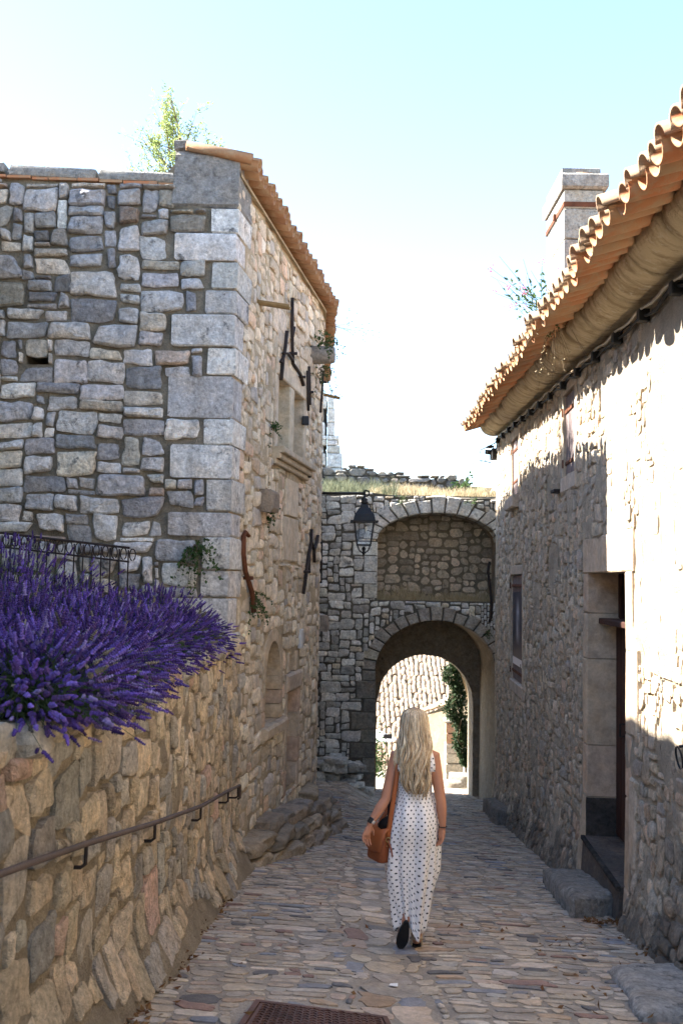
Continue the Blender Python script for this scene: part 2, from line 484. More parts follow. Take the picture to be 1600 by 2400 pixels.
def masonry(surf, rects, gap, rnd, H, pal, mat, parent, r, warp, limit, name='stone', rest='small_stones', fine_d=16, colfn=None, bury=.03, jf=.11, hfn=None):
    """each stone is a piece of its own; past `limit` the ones that show smallest are joined"""
    items = []
    for rc in rects:
        cu, cz = (rc[0]+rc[1])/2, (rc[2]+rc[3])/2
        p = Vector(surf.pt(cu, cz)); ok, d = seen(p)
        nrm = surf.nrm(cu); vd = (CAMP - p).normalized(); fs = max(.02, nrm.dot(vd))
        a = (rc[1]-rc[0])*(rc[3]-rc[2])*fs/(d*d)
        items.append((a if ok else a*1e-3, d, rc))
    items.sort(key=lambda t: -t[0])
    rest_b = MB(); k = 0
    for a, d, rc in items:
        v, f = stone_geo(surf, rc, gap, rnd, H*(hfn((rc[0]+rc[1])/2, (rc[2]+rc[3])/2) if hfn else 1), r, warp, d < fine_d, bury=bury, jf=jf)
        c = pick_col(pal, r)
        if colfn: c = colfn(c, (rc[0]+rc[1])/2, (rc[2]+rc[3])/2, r)
        if k < limit: mesh(name, v, f, mat, parent, c, 'auto'); k += 1
        else: rest_b.add(v, f, c)
    if rest_b.v:
        o = rest_b.build(rest, mat, parent, 'auto'); o['kind'] = 'stuff'
    return len(items)

def mkwarp(amp, fr, seed):
    return lambda u, z: (amp * mnoise.noise(Vector((u*fr, z*fr, seed))), amp * .8 * mnoise.noise(Vector((u*fr*.7, z*fr, seed + 9))))

# rounded, hand-dressed block between two heights on any plan quadrilateral
def block(b, plan, z0, z1, c, ch=.014, jit=.004):
    n = len(plan); cx = sum(p[0] for p in plan)/n; cy = sum(p[1] for p in plan)/n
    def ring(z, inset):
        out = []
        for x, y in plan:
            L = math.hypot(x-cx, y-cy) + 1e-6; k = max(.2, 1 - inset*1.4/L)
            out.append((cx+(x-cx)*k + rng.uniform(-jit, jit), cy+(y-cy)*k + rng.uniform(-jit, jit), z + rng.uniform(-jit, jit)))
        return out
    v = ring(z0, ch) + ring(z0+ch, 0) + ring(z1-ch, 0) + ring(z1, ch)
    f = [tuple(reversed(range(n)))]
    for k in range(3):
        for i in range(n):
            q = (i+1) % n; f.append((k*n+i, k*n+q, (k+1)*n+q, (k+1)*n+i))
    f.append(tuple(range(3*n, 4*n)))
    b.add(v, f, c)

# a block lying on a wall face: rectangle in (u,z), from depth h0 to h1
def face_block(b, surf, ua, ub, za, zb, h0, h1, c, ch=.012, jit=.003, nu=1):
    rings = [(0, 0, h0), (0, 0, h1-ch), (ch, ch, h1)]
    v = []; f = []
    for iu, iz, h in rings:
        for (u, z) in ((ua+iu, za+iz), (ub-iu, za+iz), (ub-iu, zb-iz), (ua+iu, zb-iz)):
            v.append(surf.pt(u + rng.uniform(-jit, jit), z + rng.uniform(-jit, jit), h))
    for k in range(2):
        for i in range(4):
            q = (i+1) % 4; f.append((k*4+i, k*4+q, (k+1)*4+q, (k+1)*4+i))
    f.append((8, 9, 10, 11)); f.append((3, 2, 1, 0))
    b.add(v, f, c)

def plain_box(name, lo, hi, mat, parent=None):
    b = MB(); b.box(lo, hi); return b.build(name, mat, parent)

# ------------------------------------------------------------------ ground and street
gv = []; gf = []
xs = [-400, -60, -12, -6, -3, 0, 3, 6, 12, 60, 400]
ys = [-400, -30, -8, 0, 6, 12, 18, 21, 24, 27, 35, 45, 60, 120, 800]
for y in ys:
    for x in xs: gv.append((x, y, G(max(-8, min(8, x)), max(-8, min(60, y))) - .06 - (.5 if (y > 17 and x <= 3) and y < 25 else 0)))
for j in range(len(ys)-1):
    for i in range(len(xs)-1):
        a = j*len(xs)+i; gf.append((a, a+1, a+len(xs)+1, a+len(xs)))
o = mesh('ground', gv, gf, M_GROUND); o['kind'] = 'structure'

GS = GroundSurf()
sx0, sx1, sy0, sy1 = -1.7, 3.7, 1.5, 33.0
def edgeL(y):
    if y < 10: return -1.3
    if y < 15: return -1.15 + .157*(y-10)
    if y < 21: return -.5
    return .2
def edgeR(y): return (2.12 + .055*y) if y < 20 else 3.6 + (y-20)*.12
sv = []; sf = []; yy = np.linspace(sy0, sy1, 190); nxs = 28
for y in yy:
    a, b = edgeL(y) - .5, edgeR(y) + .4
    if y > 24.5: a, b = -1.5, 6.0
    for i in range(nxs):
        x = a + (b-a)*i/(nxs-1); sv.append((x, y, G(x, y) + .006*fbm(x*4, y*4, 1, 2)))
for j in range(len(yy)-1):
    for i in range(nxs-1):
        q = j*nxs+i; sf.append((q, q+1, q+nxs+1, q+nxs))
street = mesh('street', sv, sf, MO_STREET); street['kind'] = 'structure'
COBPAL = [((0.473, 0.395, 0.305), 5), ((0.439, 0.382, 0.318), 4), ((0.508, 0.407, 0.301), 3), ((0.465, 0.353, 0.267), 1.6), ((0.543, 0.461, 0.367), 3), ((0.335, 0.288, 0.234), 0.9), ((0.448, 0.366, 0.278), 3), ((0.396, 0.308, 0.241), 0.7), ((0.15, 0.14, 0.135), 1.0), ((0.3, 0.19, 0.15), 1.0), ((0.25, 0.255, 0.275), 1.6), ((0.47, 0.42, 0.36), 1.6), ((0.42, 0.3, 0.2), 1.0)]
MANHOLE = [(-.46, 4.95), (.33, 4.85), (.27, 5.42), (-.40, 5.53)]
def in_manhole(x, y): return -.47 < x < .36 and 4.75 < y < 5.56 - .17*(x+.4)
def cobfree(x, y):
    if x < edgeL(y) - .12 or x > edgeR(y) + .05: return False
    if in_manhole(x, y): return False
    return True
def gut(y): return .38 + .1*math.sin(y*.55)
def cob_a(x, y): return cobfree(x, y) and abs(x - gut(y)) > .25
def cob_g(x, y): return cobfree(x, y) and abs(x - gut(y)) <= .25
rects = pack(-1.6, 3.6, 3.6, 12.6, .045, [(4, 2, 5), (5, 2, 5), (3, 2, 4), (6, 2, 3), (4, 3, 2.5), (2, 2, 2), (7, 3, 1.8), (3, 1, 2), (5, 3, 2), (8, 4, .6), (6, 1, .8)], cob_a, random.Random(5))
rects += pack(-.1, .9, 3.6, 12.6, .045, [(6, 6, 3), (7, 5, 3), (5, 5, 3), (8, 6, 2), (4, 5, 2), (5, 8, 1.5), (3, 4, 1)], cob_g, random.Random(15))
rects += pack(-1.3, 3.6, 12.6, 25.2, .06, [(3, 2, 5), (4, 2, 5), (5, 2, 2), (2, 2, 2)], cobfree, random.Random(6))
big = [(x*1.0, x+w, y, y+l) for x, w, y, l in ()]
nb = masonry(GS, rects, .024, .46, .009, COBPAL, M_COB, street, random.Random(8), mkwarp(.06, 3.3, 2.0), 300, 'cobblestone', 'cobblestones', 9, bury=.02, jf=.2)

# ------------------------------------------------------------------ left: ruined house
A_, B_, C_ = (-1.13, 9.9), (-.33, 15.0), (-.5, 20.75)
SF = Surf([(-6.2, 9.9), A_])
SE = Surf([A_, B_, C_])
house_l = thing('ruined_stone_house', (-1.6, 12.0, -1.7), 'roofless ruined stone house with grey courtyard wall and cream street front', 'house')
uF = lambda x: x + 6.2
def front_top(u): return 5.72 - .03*(u - uF(-3.55)) if u < uF(-1.74) else 5.86
v, f = wall_mesh(SF, 0, SF.L, lambda u: .2, lambda u: front_top(u) - .13 if u < uF(-1.74) else 5.82, [(uF(-3.2), uF(-2.97), lambda u: 3.655, lambda u: 3.745)], rough=.02)
v += [(-6.2, 9.9, .2), (-6.2, 9.9, 5.6), (-6.2, 10.45, 5.6), (-6.2, 10.45, .2)]; n0 = len(v); f.append((n0-1, n0-2, n0-3, n0-4))
v += [(-6.2, 9.9, 5.55), (-1.74, 9.9, 5.55), (-1.74, 10.45, 5.55), (-6.2, 10.45, 5.55)]; n0 = len(v); f.append((n0-4, n0-3, n0-2, n0-1))
v += [(-6.2, 10.45, .2), (-6.2, 10.45, 5.55), (-1.5, 10.45, 5.55), (-1.5, 10.45, .2)]; n0 = len(v); f.append((n0-4, n0-3, n0-2, n0-1))
front_wall = mesh('courtyard_wall', v, f, MO_FRONT, house_l)
# quoins: (z top, long?) measured down the corner
qz = [5.30, 5.03, 4.74, 4.45, 4.20, 3.86, 3.57, 3.14, 2.87, 2.53, 2.20, 1.95, 1.62, 1.35, 1.0, .66, .36, .04, -.28, -.6, -.95, -1.3]
df = (Vector(B_) - Vector(A_)).normalized()
ex = Vector((-1, 0)); nA = Vector((.45, -.55))
qc_front = [((0.639, 0.629, 0.609), 3), ((0.726, 0.711, 0.678), 2), ((0.537, 0.534, 0.531), 1.5)]
quoin_front = []
for i in range(len(qz)-1):
    z1, z0 = qz[i] - .006, qz[i+1] + .006
    long_ = [0, 1, 0, 0, 1, 0, 1, 0, 1, 0, 1, 0, 0, 1, 0, 1, 0, 1, 0, 1, 0][i]
    wf = (.60 + rng.uniform(-.03, .06)) if long_ else (.27 + rng.uniform(-.03, .05))
    ws = (.30 + rng.uniform(-.03, .06)) if long_ else (.5 + rng.uniform(-.06, .1))
    if z1 > -.3: quoin_front.append((uF(-1.13) - wf - .015, z0 - .01, z1 + .01))
    a = Vector(A_) + Vector((.028, -.03)) + Vector((rng.uniform(-.012, .012), rng.uniform(-.012, .012)))
    p = [a, a + df*ws, a + df*ws + ex*wf*.98, a + ex*wf]
    b = MB(); c = pick_col(qc_front, rng, .1); c = tuple(q*1.08 for q in c)
    block(b, [(q.x, q.y) for q in p], z0, z1, c, .016, .006)
    b.build('quoin', M_FRONT, house_l, 'auto')
QS = [(qz[i+1], qz[i], .34 if [0,1,0,0,1,0,1,0,1,0,1,0,0,1,0,1,0,1,0,1,0][i] else .56) for i in range(len(qz)-1)]
def free_front(u, z):
    if z > front_top(u) - .16 or u > SF.L - .02: return False
    if u > uF(-1.74) and z > 5.28: return False
    for (uq, za, zb) in quoin_front:
        if za < z < zb and u > uq: return False
    if abs(u - uF(-3.08)) < .12 and abs(z - 3.70) < .045: return False      # putlog hole
    return True
FP = [((0.672, 0.654, 0.642), 5), ((0.519, 0.514, 0.525), 4), ((0.793, 0.763, 0.717), 3), ((0.382, 0.381, 0.4), 2), ((0.717, 0.654, 0.55), 1.6), ((0.581, 0.452, 0.367), 0.4)]
def fcol(c, u, z, r):
    k = .9 + .22*sstep(5.2, 1.2, z) if r.random() < .8 else 1.0     # upper courses carry more dark lichen, lower ones are cleaner stone
    if z > 4.0 and r.random() < .5*sstep(3.9, 5.2, z): k = r.uniform(.42, .65)      # black lichen crust
    return tuple(q*k for q in c)
r1 = pack(uF(-4.3), SF.L, .55, 5.65, .06, [(6, 3, 5), (7, 3, 4), (5, 3, 4), (4, 3, 2.5), (8, 4, 2.6), (6, 4, 2.6), (9, 5, 1.3), (4, 2, 3), (6, 2, 3), (2, 2, 1.2), (2, 3, .8), (8, 2, 1.5), (3, 1, 1), (5, 1, .7), (5, 5, .8)], free_front, random.Random(21))
masonry(SF, r1, .026, .17, .055, FP, M_FRONT, front_wall, random.Random(22), mkwarp(.055, 1.25, 5.0), 235, 'stone', 'small_stones', 30, fcol)
# dark putlog hole
b = MB(); b.add([(-3.2, 9.9, 3.65), (-2.97, 9.9, 3.65), (-2.97, 9.9, 3.75), (-3.2, 9.9, 3.75), (-3.2, 10.3, 3.65), (-2.97, 10.3, 3.65), (-2.97, 10.3, 3.75), (-3.2, 10.3, 3.75)], [(4, 5, 6, 7), (0, 4, 7, 3), (5, 1, 2, 6), (0, 1, 5, 4), (3, 7, 6, 2)])
b.build('putlog_hole', MO_FRONT, house_l)
# coping slabs with a thin course of broken tile beneath
for x0, x1, dz in [(-6.2, -4.6, .05), (-4.57, -3.48, .03), (-3.44, -2.55, 0), (-2.53, -1.76, 0)]:
    b = MB(); za = front_top(uF((x0+x1)/2)) - .115 + dz
    M = Matrix.Translation(Vector((x0, 9.84, za))) @ Matrix.Rotation(R(1.9), 4, 'Y')
    b.box((0, 0, 0), (x1-x0, .66, .115), (.36, .355, .34), M, .04, .008)
    b.build('coping_slab', M_FRONT, house_l, 'auto')
x = -6.2
while x < -1.78:
    w = rng.uniform(.16, .42); za = front_top(uF(x + w/2)) - .145
    b = MB(); b.box((x, 9.84 + rng.uniform(0, .03), za + rng.uniform(-.008, .004)), (min(-1.76, x+w-.01), 10.2, za + .024))
    b.build('tile_sliver', M_TILE, house_l); x += w
# rendered pier at the corner
b = MB(); block(b, [(-1.76, 9.865), (-1.1, 9.865), (-1.02, 10.42), (-1.76, 10.42)], 5.305, 5.87, (.3, .295, .285), .03, .014)
block(b, [(-1.77, 9.87), (-1.61, 9.87), (-1.61, 10.2), (-1.77, 10.2)], 5.88, 6.02, (.17, .165, .16), .03, .012)
b.build('corner_pier', M_FRONT, house_l, 'auto')

# ---- street front (cream) with its openings
gF = lambda u: G(*SE.plan(u)[0]) - .1
arcw = lambda u: .36 + math.sqrt(max(0, .40**2 - (u-2.15)**2)) * 1.12
Hs = [(2.08, 2.76, lambda u: 3.12, lambda u: 4.02), (3.02, 3.70, lambda u: 3.12, lambda u: 4.02),
      (1.75, 2.55, lambda u: -.16, lambda u: .36 + math.sqrt(max(0, .4**2-(u-2.15)**2))*1.12),
      (3.0, 3.66, lambda u: -1.12, lambda u: .1), (3.12, 3.5, lambda u: .34, lambda u: .56)]
v, f = wall_mesh(SE, 0, SE.L, gF, lambda u: 5.66, Hs, .12, .15, rough=.03)
facade = mesh('street_front_wall', v, f, MO_FAC, house_l)
inn = MB()   # inner face of the wall, so that openings are deep and the wall has thickness
SI = Surf([(-1.55, 10.5), (-.95, 15.0), (-1.1, 20.9)])
ov, of = wall_mesh(SI, 0, SI.L, lambda u: -3.2, lambda u: 5.6, [], rough=0)
inn.add(ov, of)
inn.build('inner_wall_face', MO_FAC, house_l)
AP = [((0.74, 0.632, 0.485), 5), ((0.818, 0.722, 0.571), 3), ((0.638, 0.548, 0.425), 3), ((0.562, 0.516, 0.458), 1.5), ((0.728, 0.554, 0.411), 1.2)]
def free_fac(u, z):
    if z > 5.6 or z < gF(u): return False
    for (za, zb, w) in QS:
        if za < z < zb and u < w: return False
    if u > SE.L - .32: return False
    if 1.88 < u < 3.9 and 2.9 < z < 4.22: return False
    if 1.60 < u < 2.70 and -.32 < z < .98: return False
    if 2.82 < u < 3.86 and -1.2 < z < .66: return False
    if 2.5 < u < 3.5 and 1.75 < z < 2.85: return False
    return True
r2 = pack(0, 11.0, -3.0, 5.6, .06, [(5, 3, 5), (4, 3, 5), (6, 3, 3), (3, 2, 3), (4, 2, 3), (7, 4, 1.5), (3, 3, 2), (2, 2, 2), (5, 5, .8), (8, 3, .8)], free_fac, random.Random(31))
masonry(SE, r2, .03, .2, .024, AP, M_FACADE, facade, random.Random(32), mkwarp(.06, 1.3, 15.0), 90, 'stone', 'small_stones', 14)
# far end quoins of the street front
z = -2.75; k = 0
while z < 5.5:
    h = rng.uniform(.3, .42); w = .3 if k % 2 else .46; b = MB()
    face_block(b, SE, SE.L - w, SE.L + .012, z + .005, min(5.6, z+h-.005), -.15, .03, pick_col([((.55, .49, .4), 1), ((.6, .55, .46), 1)], rng, .08))
    b.build('quoin', M_ASH, house_l, 'auto'); z += h; k += 1
b = MB(); plain = [C_, (C_[0]-1.6, C_[1]+.02)]
b.add([(C_[0], C_[1], -3.4), (C_[0], C_[1], 5.6), (-1.6, 20.8, 5.6), (-1.6, 20.8, -3.4)], [(0, 1, 2, 3), (3, 2, 1, 0)]); b.build('end_wall', MO_FAC, house_l)
# pale slab under the window
b = MB(); face_block(b, SE, 2.52, 3.48, 1.78, 2.34, -.05, .022, (.55, .47, .36)); b.build('wall_slab', M_ASH, house_l, 'auto')
b = MB(); face_block(b, SE, 2.62, 3.40, 2.36, 2.83, -.05, .03, (.58, .5, .39)); b.build('wall_slab', M_ASH, house_l, 'auto')
b = MB(); face_block(b, SE, 1.26, 1.62, 2.3, 2.56, -.05, .17, (.3, .25, .2), .03, .02); b.build('corbel_stone', M_FACADE, house_l, 'auto')
b = MB(); face_block(b, SE, 6.55, 6.9, .72, .98, -.05, .2, (.33, .29, .25), .03, .02); b.build('corbel_stone', M_FACADE, house_l, 'auto')
# twin-light stone window
win = MB(); face_block(win, SE, 1.94, 3.84, 4.02, 4.24, -.2, .035, (.56, .48, .37)); window1 = win.build('window', M_ASH, house_l, 'auto')
window1['label'] = 'twin stone window with central post'
for (a, b_) in ((1.92, 2.08), (2.76, 3.02), (3.70, 3.86)):
    b = MB(); face_block(b, SE, a, b_, 3.12, 4.02, -.28, .025, pick_col([((.55, .47, .36), 1)], rng, .06)); b.build('jamb', M_ASH, window1, 'auto')
b = MB()
for h1, za, zb in ((.06, 2.92, 2.985), (.11, 2.985, 3.05), (.16, 3.05, 3.12)): face_block(b, SE, 1.86, 3.95, za, zb, -.28, h1, (.47, .4, .3), .012)
b.build('sill', M_ASH, window1, 'auto')
b = MB(); face_block(b, SE, 2.08, 3.70, 3.12, 4.02, -.34, -.30, (.52, .44, .34)); b.build('blocked_panel', M_ASH, window1, 'auto')
# small arched window
win2 = MB()
arc = [(2.15 + .4*math.cos(t), .36 + .448*math.sin(t)) for t in np.linspace(math.pi, 0, 15)]
out = [(2.15 + .54*math.cos(t), .36 + .6*math.sin(t)) for t in np.linspace(math.pi, 0, 15)]
for i in range(14):
    q = [arc[i], arc[i+1], out[i+1], out[i]]
    vv = [SE.pt(a, z, .02) for a, z in q] + [SE.pt(a, z, -.34) for a, z in q]
    win2.add(vv, [(0, 1, 2, 3), (0, 4, 5, 1), (2, 6, 7, 3)], (.52, .42, .3))
window2 = win2.build('window', M_ASH, house_l); window2['label'] = 'small arched window low in the street front'
for (a, b_) in ((1.61, 1.75), (2.55, 2.69)):
    z = -.16
    for k in range(3):
        b = MB(); face_block(b, SE, a, b_, z + .004, z + .17, -.34, .02, pick_col([((.52, .42, .3), 1), ((.5, .38, .28), 1)], rng, .06)); b.build('jamb_stone', M_ASH, window2, 'auto'); z += .174
b = MB(); face_block(b, SE, 1.55, 2.15, -.3, -.16, -.34, .1, (.5, .41, .3), .03, .01); face_block(b, SE, 2.16, 2.74, -.31, -.165, -.34, .1, (.48, .39, .29), .03, .01); b.build('sill', M_ASH, window2, 'auto')
b = MB(); face_block(b, SE, 1.75, 2.55, -.16, .9, -.36, -.33, (.3, .24, .17)); b.build('blocked_panel', M_ASH, window2, 'auto')
# low doorway
door_l = MB(); face_block(door_l, SE, 2.88, 3.80, .1, .34, -.3, .05, (.46, .38, .3), .03, .01)
doorway = door_l.build('doorway', M_ASH, house_l, 'auto')
for (a, b_) in ((2.86, 3.0), (3.66, 3.82)):
    z = -1.2
    for k in range(4):
        h = .325; b = MB(); face_block(b, SE, a, b_, z + .004, z + h - .004, -.3, .025, pick_col([((.5, .37, .28), 2), ((.52, .43, .33), 1)], rng, .08)); b.build('jamb_stone', M_ASH, doorway, 'auto'); z += h
for (a, b_) in ((3.0, 3.12), (3.5, 3.64)):
    b = MB(); face_block(b, SE, a, b_, .345, .6, -.3, .02, (.52, .43, .32)); b.build('jamb_stone', M_ASH, doorway, 'auto')
b = MB(); face_block(b, SE, 3.0, 3.66, -1.12, .56, -.34, -.31, (.2, .15, .11)); b.build('blocked_panel', M_ASH, doorway, 'auto')
b = MB(); face_block(b, SE, 3.70, 3.84, .62, .88, 0, .05, (.55, .54, .52)); b.build('plaque', simple('pale enamel', (.5, .5, .5), .5), house_l)

# ---- tile capping of the street wall
def barrel(r0, r1, L, th=.014, n=9, down=False, arc=math.pi):
    """half-round tile, axis along +Y (uphill), lower end at y=0"""
    v = []; f = []
    for (y, r) in ((0, r0), (L, r1)):
        for k in range(n):
            t = (math.pi - arc)/2 + arc*k/(n-1)
            for rr in (r, r - th):
                v.append((-rr*math.cos(t), y, (-1 if down else 1) * rr*math.sin(t)))
    def I(a, k, s): return a*2*n + k*2 + s
    for k in range(n-1):
        q = [(I(0,k,0), I(0,k+1,0), I(1,k+1,0), I(1,k,0)), (I(1,k,1), I(1,k+1,1), I(0,k+1,1), I(0,k,1)),
             (I(0,k,1), I(0,k+1,1), I(0,k+1,0), I(0,k,0)), (I(1,k,0), I(1,k+1,0), I(1,k+1,1), I(1,k,1))]
        f += [tuple(reversed(p)) for p in q] if down else q
    for a, b_ in ((0, n-1),):
        f += [(I(0,0,0), I(1,0,0), I(1,0,1), I(0,0,1)), (I(0,n-1,1), I(1,n-1,1), I(1,n-1,0), I(0,n-1,0))]
    return v, f
def tile_mesh(name, mat, **kw):
    v, f = barrel(**kw); me = bpy.data.meshes.new(name); me.from_pydata(v, [], f)
    me.polygons.foreach_set('use_smooth', [True]*len(f)); me.materials.append(mat); me.update(); return me
def basis(across, uphill, origin):
    x = across.normalized(); y = uphill.normalized(); z = x.cross(y).normalized(); x = y.cross(z)
    return Matrix(((x.x, y.x, z.x, origin.x), (x.y, y.y, z.y, origin.y), (x.z, y.z, z.z, origin.z), (0, 0, 0, 1)))
TL_ch = tile_mesh('channel_tile', M_TILE_OLD, r0=.085, r1=.1, L=.44, down=True)
TL_cv = tile_mesh('cover_tile', M_TILE_OLD, r0=.085, r1=.07, L=.44)
capr = MB()
for k in range(44):
    u0, u1 = SE.L*k/44, SE.L*(k+1)/44
    q = [SE.pt(u0, 5.64, .05), SE.pt(u1, 5.64, .05), SE.pt(u1, 5.78, -.52), SE.pt(u0, 5.78, -.52)]
    q2 = [(x, y, z+.03) for x, y, z in q]; n = len(capr.v)
    capr.add(q + q2, [(3, 2, 1, 0), (4, 5, 6, 7), (0, 1, 5, 4), (2, 3, 7, 6)])
cap_roof = capr.build('wall_capping_roof', MO_FAC, house_l)
u = .06; k = 0
while u < SE.L + .05:
    p, n = SE.plan(u); n3 = Vector((n.x, n.y, 0)); al = Vector((-n.y, n.x, 0))
    up = (-n3*math.cos(R(13)) + Vector((0, 0, math.sin(R(13)))))
    for row in range(2):
        base = Vector((p.x, p.y, 5.735)) + n3*(.21 + rng.uniform(-.02, .02)) + up*(.36*row) + Vector((0, 0, rng.uniform(-.006, .01)))
        inst('roof_tile', TL_ch, basis(al, up, base + Vector((0, 0, .035))) @ Matrix.Rotation(rng.uniform(-.05, .05), 4, 'Z'), cap_roof)
        b2 = base + al*.105 + n3*rng.uniform(-.035, 0) + Vector((0, 0, .05))
        inst('cover_tile', TL_cv, basis(al, up, b2) @ Matrix.Rotation(rng.uniform(-.07, .07), 4, 'Z'), cap_roof)
    u += .212
# verge: one long row of covering tile facing the courtyard wall
b = MB(); b.tube([(-1.64, 9.86, 5.93), (-1.3, 9.86, 5.87), (-.97, 9.86, 5.80)], [.05, .055, .06], 10); b.build('verge_tile', M_TILE_OLD, cap_roof, True)
# ------------------------------------------------------------------ retaining wall with hand rail, terrace
RWP = [(-1.34, 1.0), (-1.27, 3.0), (-1.2, 5.0), (-1.13, 6.2), (-1.11, 7.7), (-1.07, 9.0), (-1.03, 10.35)]
def rbat(u, z):
    p = SRp(u); g = G(p[0], p[1]); t = (z - g)
    return .16*max(0, 1 - t/.42)**1.5 + .05*max(0, 1 - t/1.6) + .02*mnoise.noise(Vector((u*1.3, z*1.3, 4)))
_sr0 = Surf(RWP); SRp = lambda u: _sr0.plan(u)[0]
SR = Surf(RWP, rbat)
RTOP = .93
rwall = thing('retaining_wall', (-1.2, 6.0, -.8), 'low ochre rubble retaining wall with lavender spilling over its top', 'wall')
gR = lambda u: G(*SRp(u)) - .12
v, f = wall_mesh(SR, 0, SR.L, gR, lambda u: RTOP - .02, [], .08, .07, .035)
n = len(v)
for k in range(30):
    a, b_ = SR.L*k/30, SR.L*(k+1)/30
    q = [SR.pt(a, RTOP-.02, 0), SR.pt(b_, RTOP-.02, 0), SR.pt(b_, RTOP, -.45), SR.pt(a, RTOP, -.45)]
    m = len(v); v += q; f.append((m, m+1, m+2, m+3))
rw_face = mesh('mortar_face', v, f, MO_RET, rwall)
RP = [((0.733, 0.58, 0.393), 5), ((0.63, 0.506, 0.352), 4), ((0.792, 0.649, 0.464), 3), ((0.586, 0.514, 0.416), 2), ((0.689, 0.483, 0.368), 0.4), ((0.562, 0.513, 0.434), 2), ((0.432, 0.393, 0.334), 1.2), ((0.67, 0.589, 0.467), 1.5)]
def free_ret(u, z):
    return G(*SRp(u)) + .1 + .1*math.sin(u*2.3) < z < RTOP - .01
r3 = pack(.6, SR.L, -1.3, RTOP, .06, [(4, 4, 3), (5, 4, 4), (5, 3, 5), (4, 3, 4), (3, 3, 3), (6, 4, 3), (3, 2, 3), (2, 2, 3), (3, 4, 1.2), (6, 5, 1), (7, 4, 1.2), (5, 2, 2)], free_ret, random.Random(41))
masonry(SR, r3, .028, .13, .028, RP, M_RETAIN, rwall, random.Random(42), mkwarp(.10, 1.9, 25.0), 290, 'stone', 'small_stones', 30, jf=.13)
# cap stones along the top edge
u = .4
while u < SR.L - .2:
    w = rng.uniform(.16, .36); b = MB()
    vv, ff = stone_geo(SR, (u, u+w, RTOP - .12, RTOP + rng.uniform(-.01, .05)), .03, .35, .06, rng, lambda a, c: (0, 0), True, bury=.3)
    b.add(vv, ff, pick_col(RP, rng)); b.build('cap_stone', M_RETAIN, rwall, 'auto'); u += w
o = plain_box('garden_terrace', (-9, .5, -2.5), (-1.36, 9.88, .84), M_EARTH); o['kind'] = 'structure'

rail = thing('hand_rail', (-1.1, 6.0, .1), 'thin rusty iron hand rail fixed along the ochre retaining wall', 'handrail')
ry = [(2.2, .71), (3.8, .46), (4.49, .35), (5.81, .13), (7.46, -.14), (8.93, -.33), (9.72, -.44)]
def rail_pt(y, z, off=.12):
    p = None
    for i in range(len(RWP)-1):
        if RWP[i][1] <= y <= RWP[i+1][1]:
            t = (y-RWP[i][1])/(RWP[i+1][1]-RWP[i][1]); x = RWP[i][0] + t*(RWP[i+1][0]-RWP[i][0])
            return Vector((x + off, y, z))
b = MB(); b.tube([rail_pt(y, z) for y, z in ry], .0145, 8); e = rail_pt(9.72, -.44)
b.tube([e, e + Vector((0, .012, -.02)), e + Vector((0, .012, -.12)), e + Vector((-.02, .012, -.13))], .0145, 8); b.build('rail', M_RAIL, rail, True)
for y, z in [(3.1, .57), (4.49, .35), (5.81, .13), (7.46, -.14), (8.93, -.33), (9.6, -.43)]:
    p = rail_pt(y, z); b = MB(); b.tube([p, p + Vector((0, -.005, -.05)), p + Vector((0, -.008, -.085)), p + Vector((-.02, -.01, -.1)), p + Vector((-.16, -.012, -.1))], .009, 7)
    b.build('bracket', M_DARKIRON, rail, True)

# low wrought iron fence on the terrace
fence = thing('iron_fence', (-2.7, 9.3, .84), 'low rusty wrought iron fence with scroll tops behind the lavender', 'fence')
fx0, fx1, fy = -3.9, -1.98, 9.35
ft = lambda x: 1.94 - .10*(x + 3.3)
b = MB(); b.tube([(fx0, fy, ft(fx0)), (fx1, fy, ft(fx1))], .011, 6); b.build('top_rail', M_DARKIRON, fence)
b = MB(); b.tube([(fx0, fy, ft(fx0)-.13), (fx1, fy, ft(fx1)-.13)], .009, 6); b.build('rail', M_DARKIRON, fence)
b = MB(); b.tube([(fx0, fy, 1.05), (fx1, fy, 1.0)], .009, 6); b.build('rail', M_DARKIRON, fence)
x = fx0 + .04; k = 0
while x < fx1:
    b = MB(); b.tube([(x, fy, .86), (x, fy, ft(x)-.02)], .0075, 5); b.build('bar', M_DARKIRON, fence)
    b = MB(); cx = x + .04; zc = ft(x) - .065
    b.tube([(cx + .028*math.cos(t), fy, zc + .055*math.sin(t)*(1 if t < 5 else .6)) for t in np.linspace(-1.2, 4.6, 12)], .006, 5); b.build('scroll', M_DARKIRON, fence)
    x += .085; k += 1

# ------------------------------------------------------------------ lavender
def lav_head(r):
    v = []; n = 6; prof = [(.15, 0)]
    m = 6
    for k in range(m):
        z = (k + .25)/m; w = 1.0 - .45*(k/m)
        prof += [(.45*w, z), (1.0*w, z + .42/m)]
    prof.append((.12, 1.0)); ph = r.uniform(0, 6)
    for i, (rad, z) in enumerate(prof):
        for k in range(n):
            t = 2*math.pi*k/n + ph + i*.5; q = rad*r.uniform(.6, 1.3)
            v.append((q*math.cos(t), q*math.sin(t), z + r.uniform(-.02, .02)))
    f = []
    for i in range(len(prof)-1):
        for k in range(n):
            q = (k+1) % n; f.append((i*n+k, i*n+q, (i+1)*n+q, (i+1)*n+k))
    f.append(tuple(range((len(prof)-1)*n, len(prof)*n)))
    return np.array(v), f
HEADS = [lav_head(random.Random(i)) for i in range(6)]
def frame(d):
    d = d.normalized(); a = d.orthogonal().normalized(); return a, d.cross(a), d
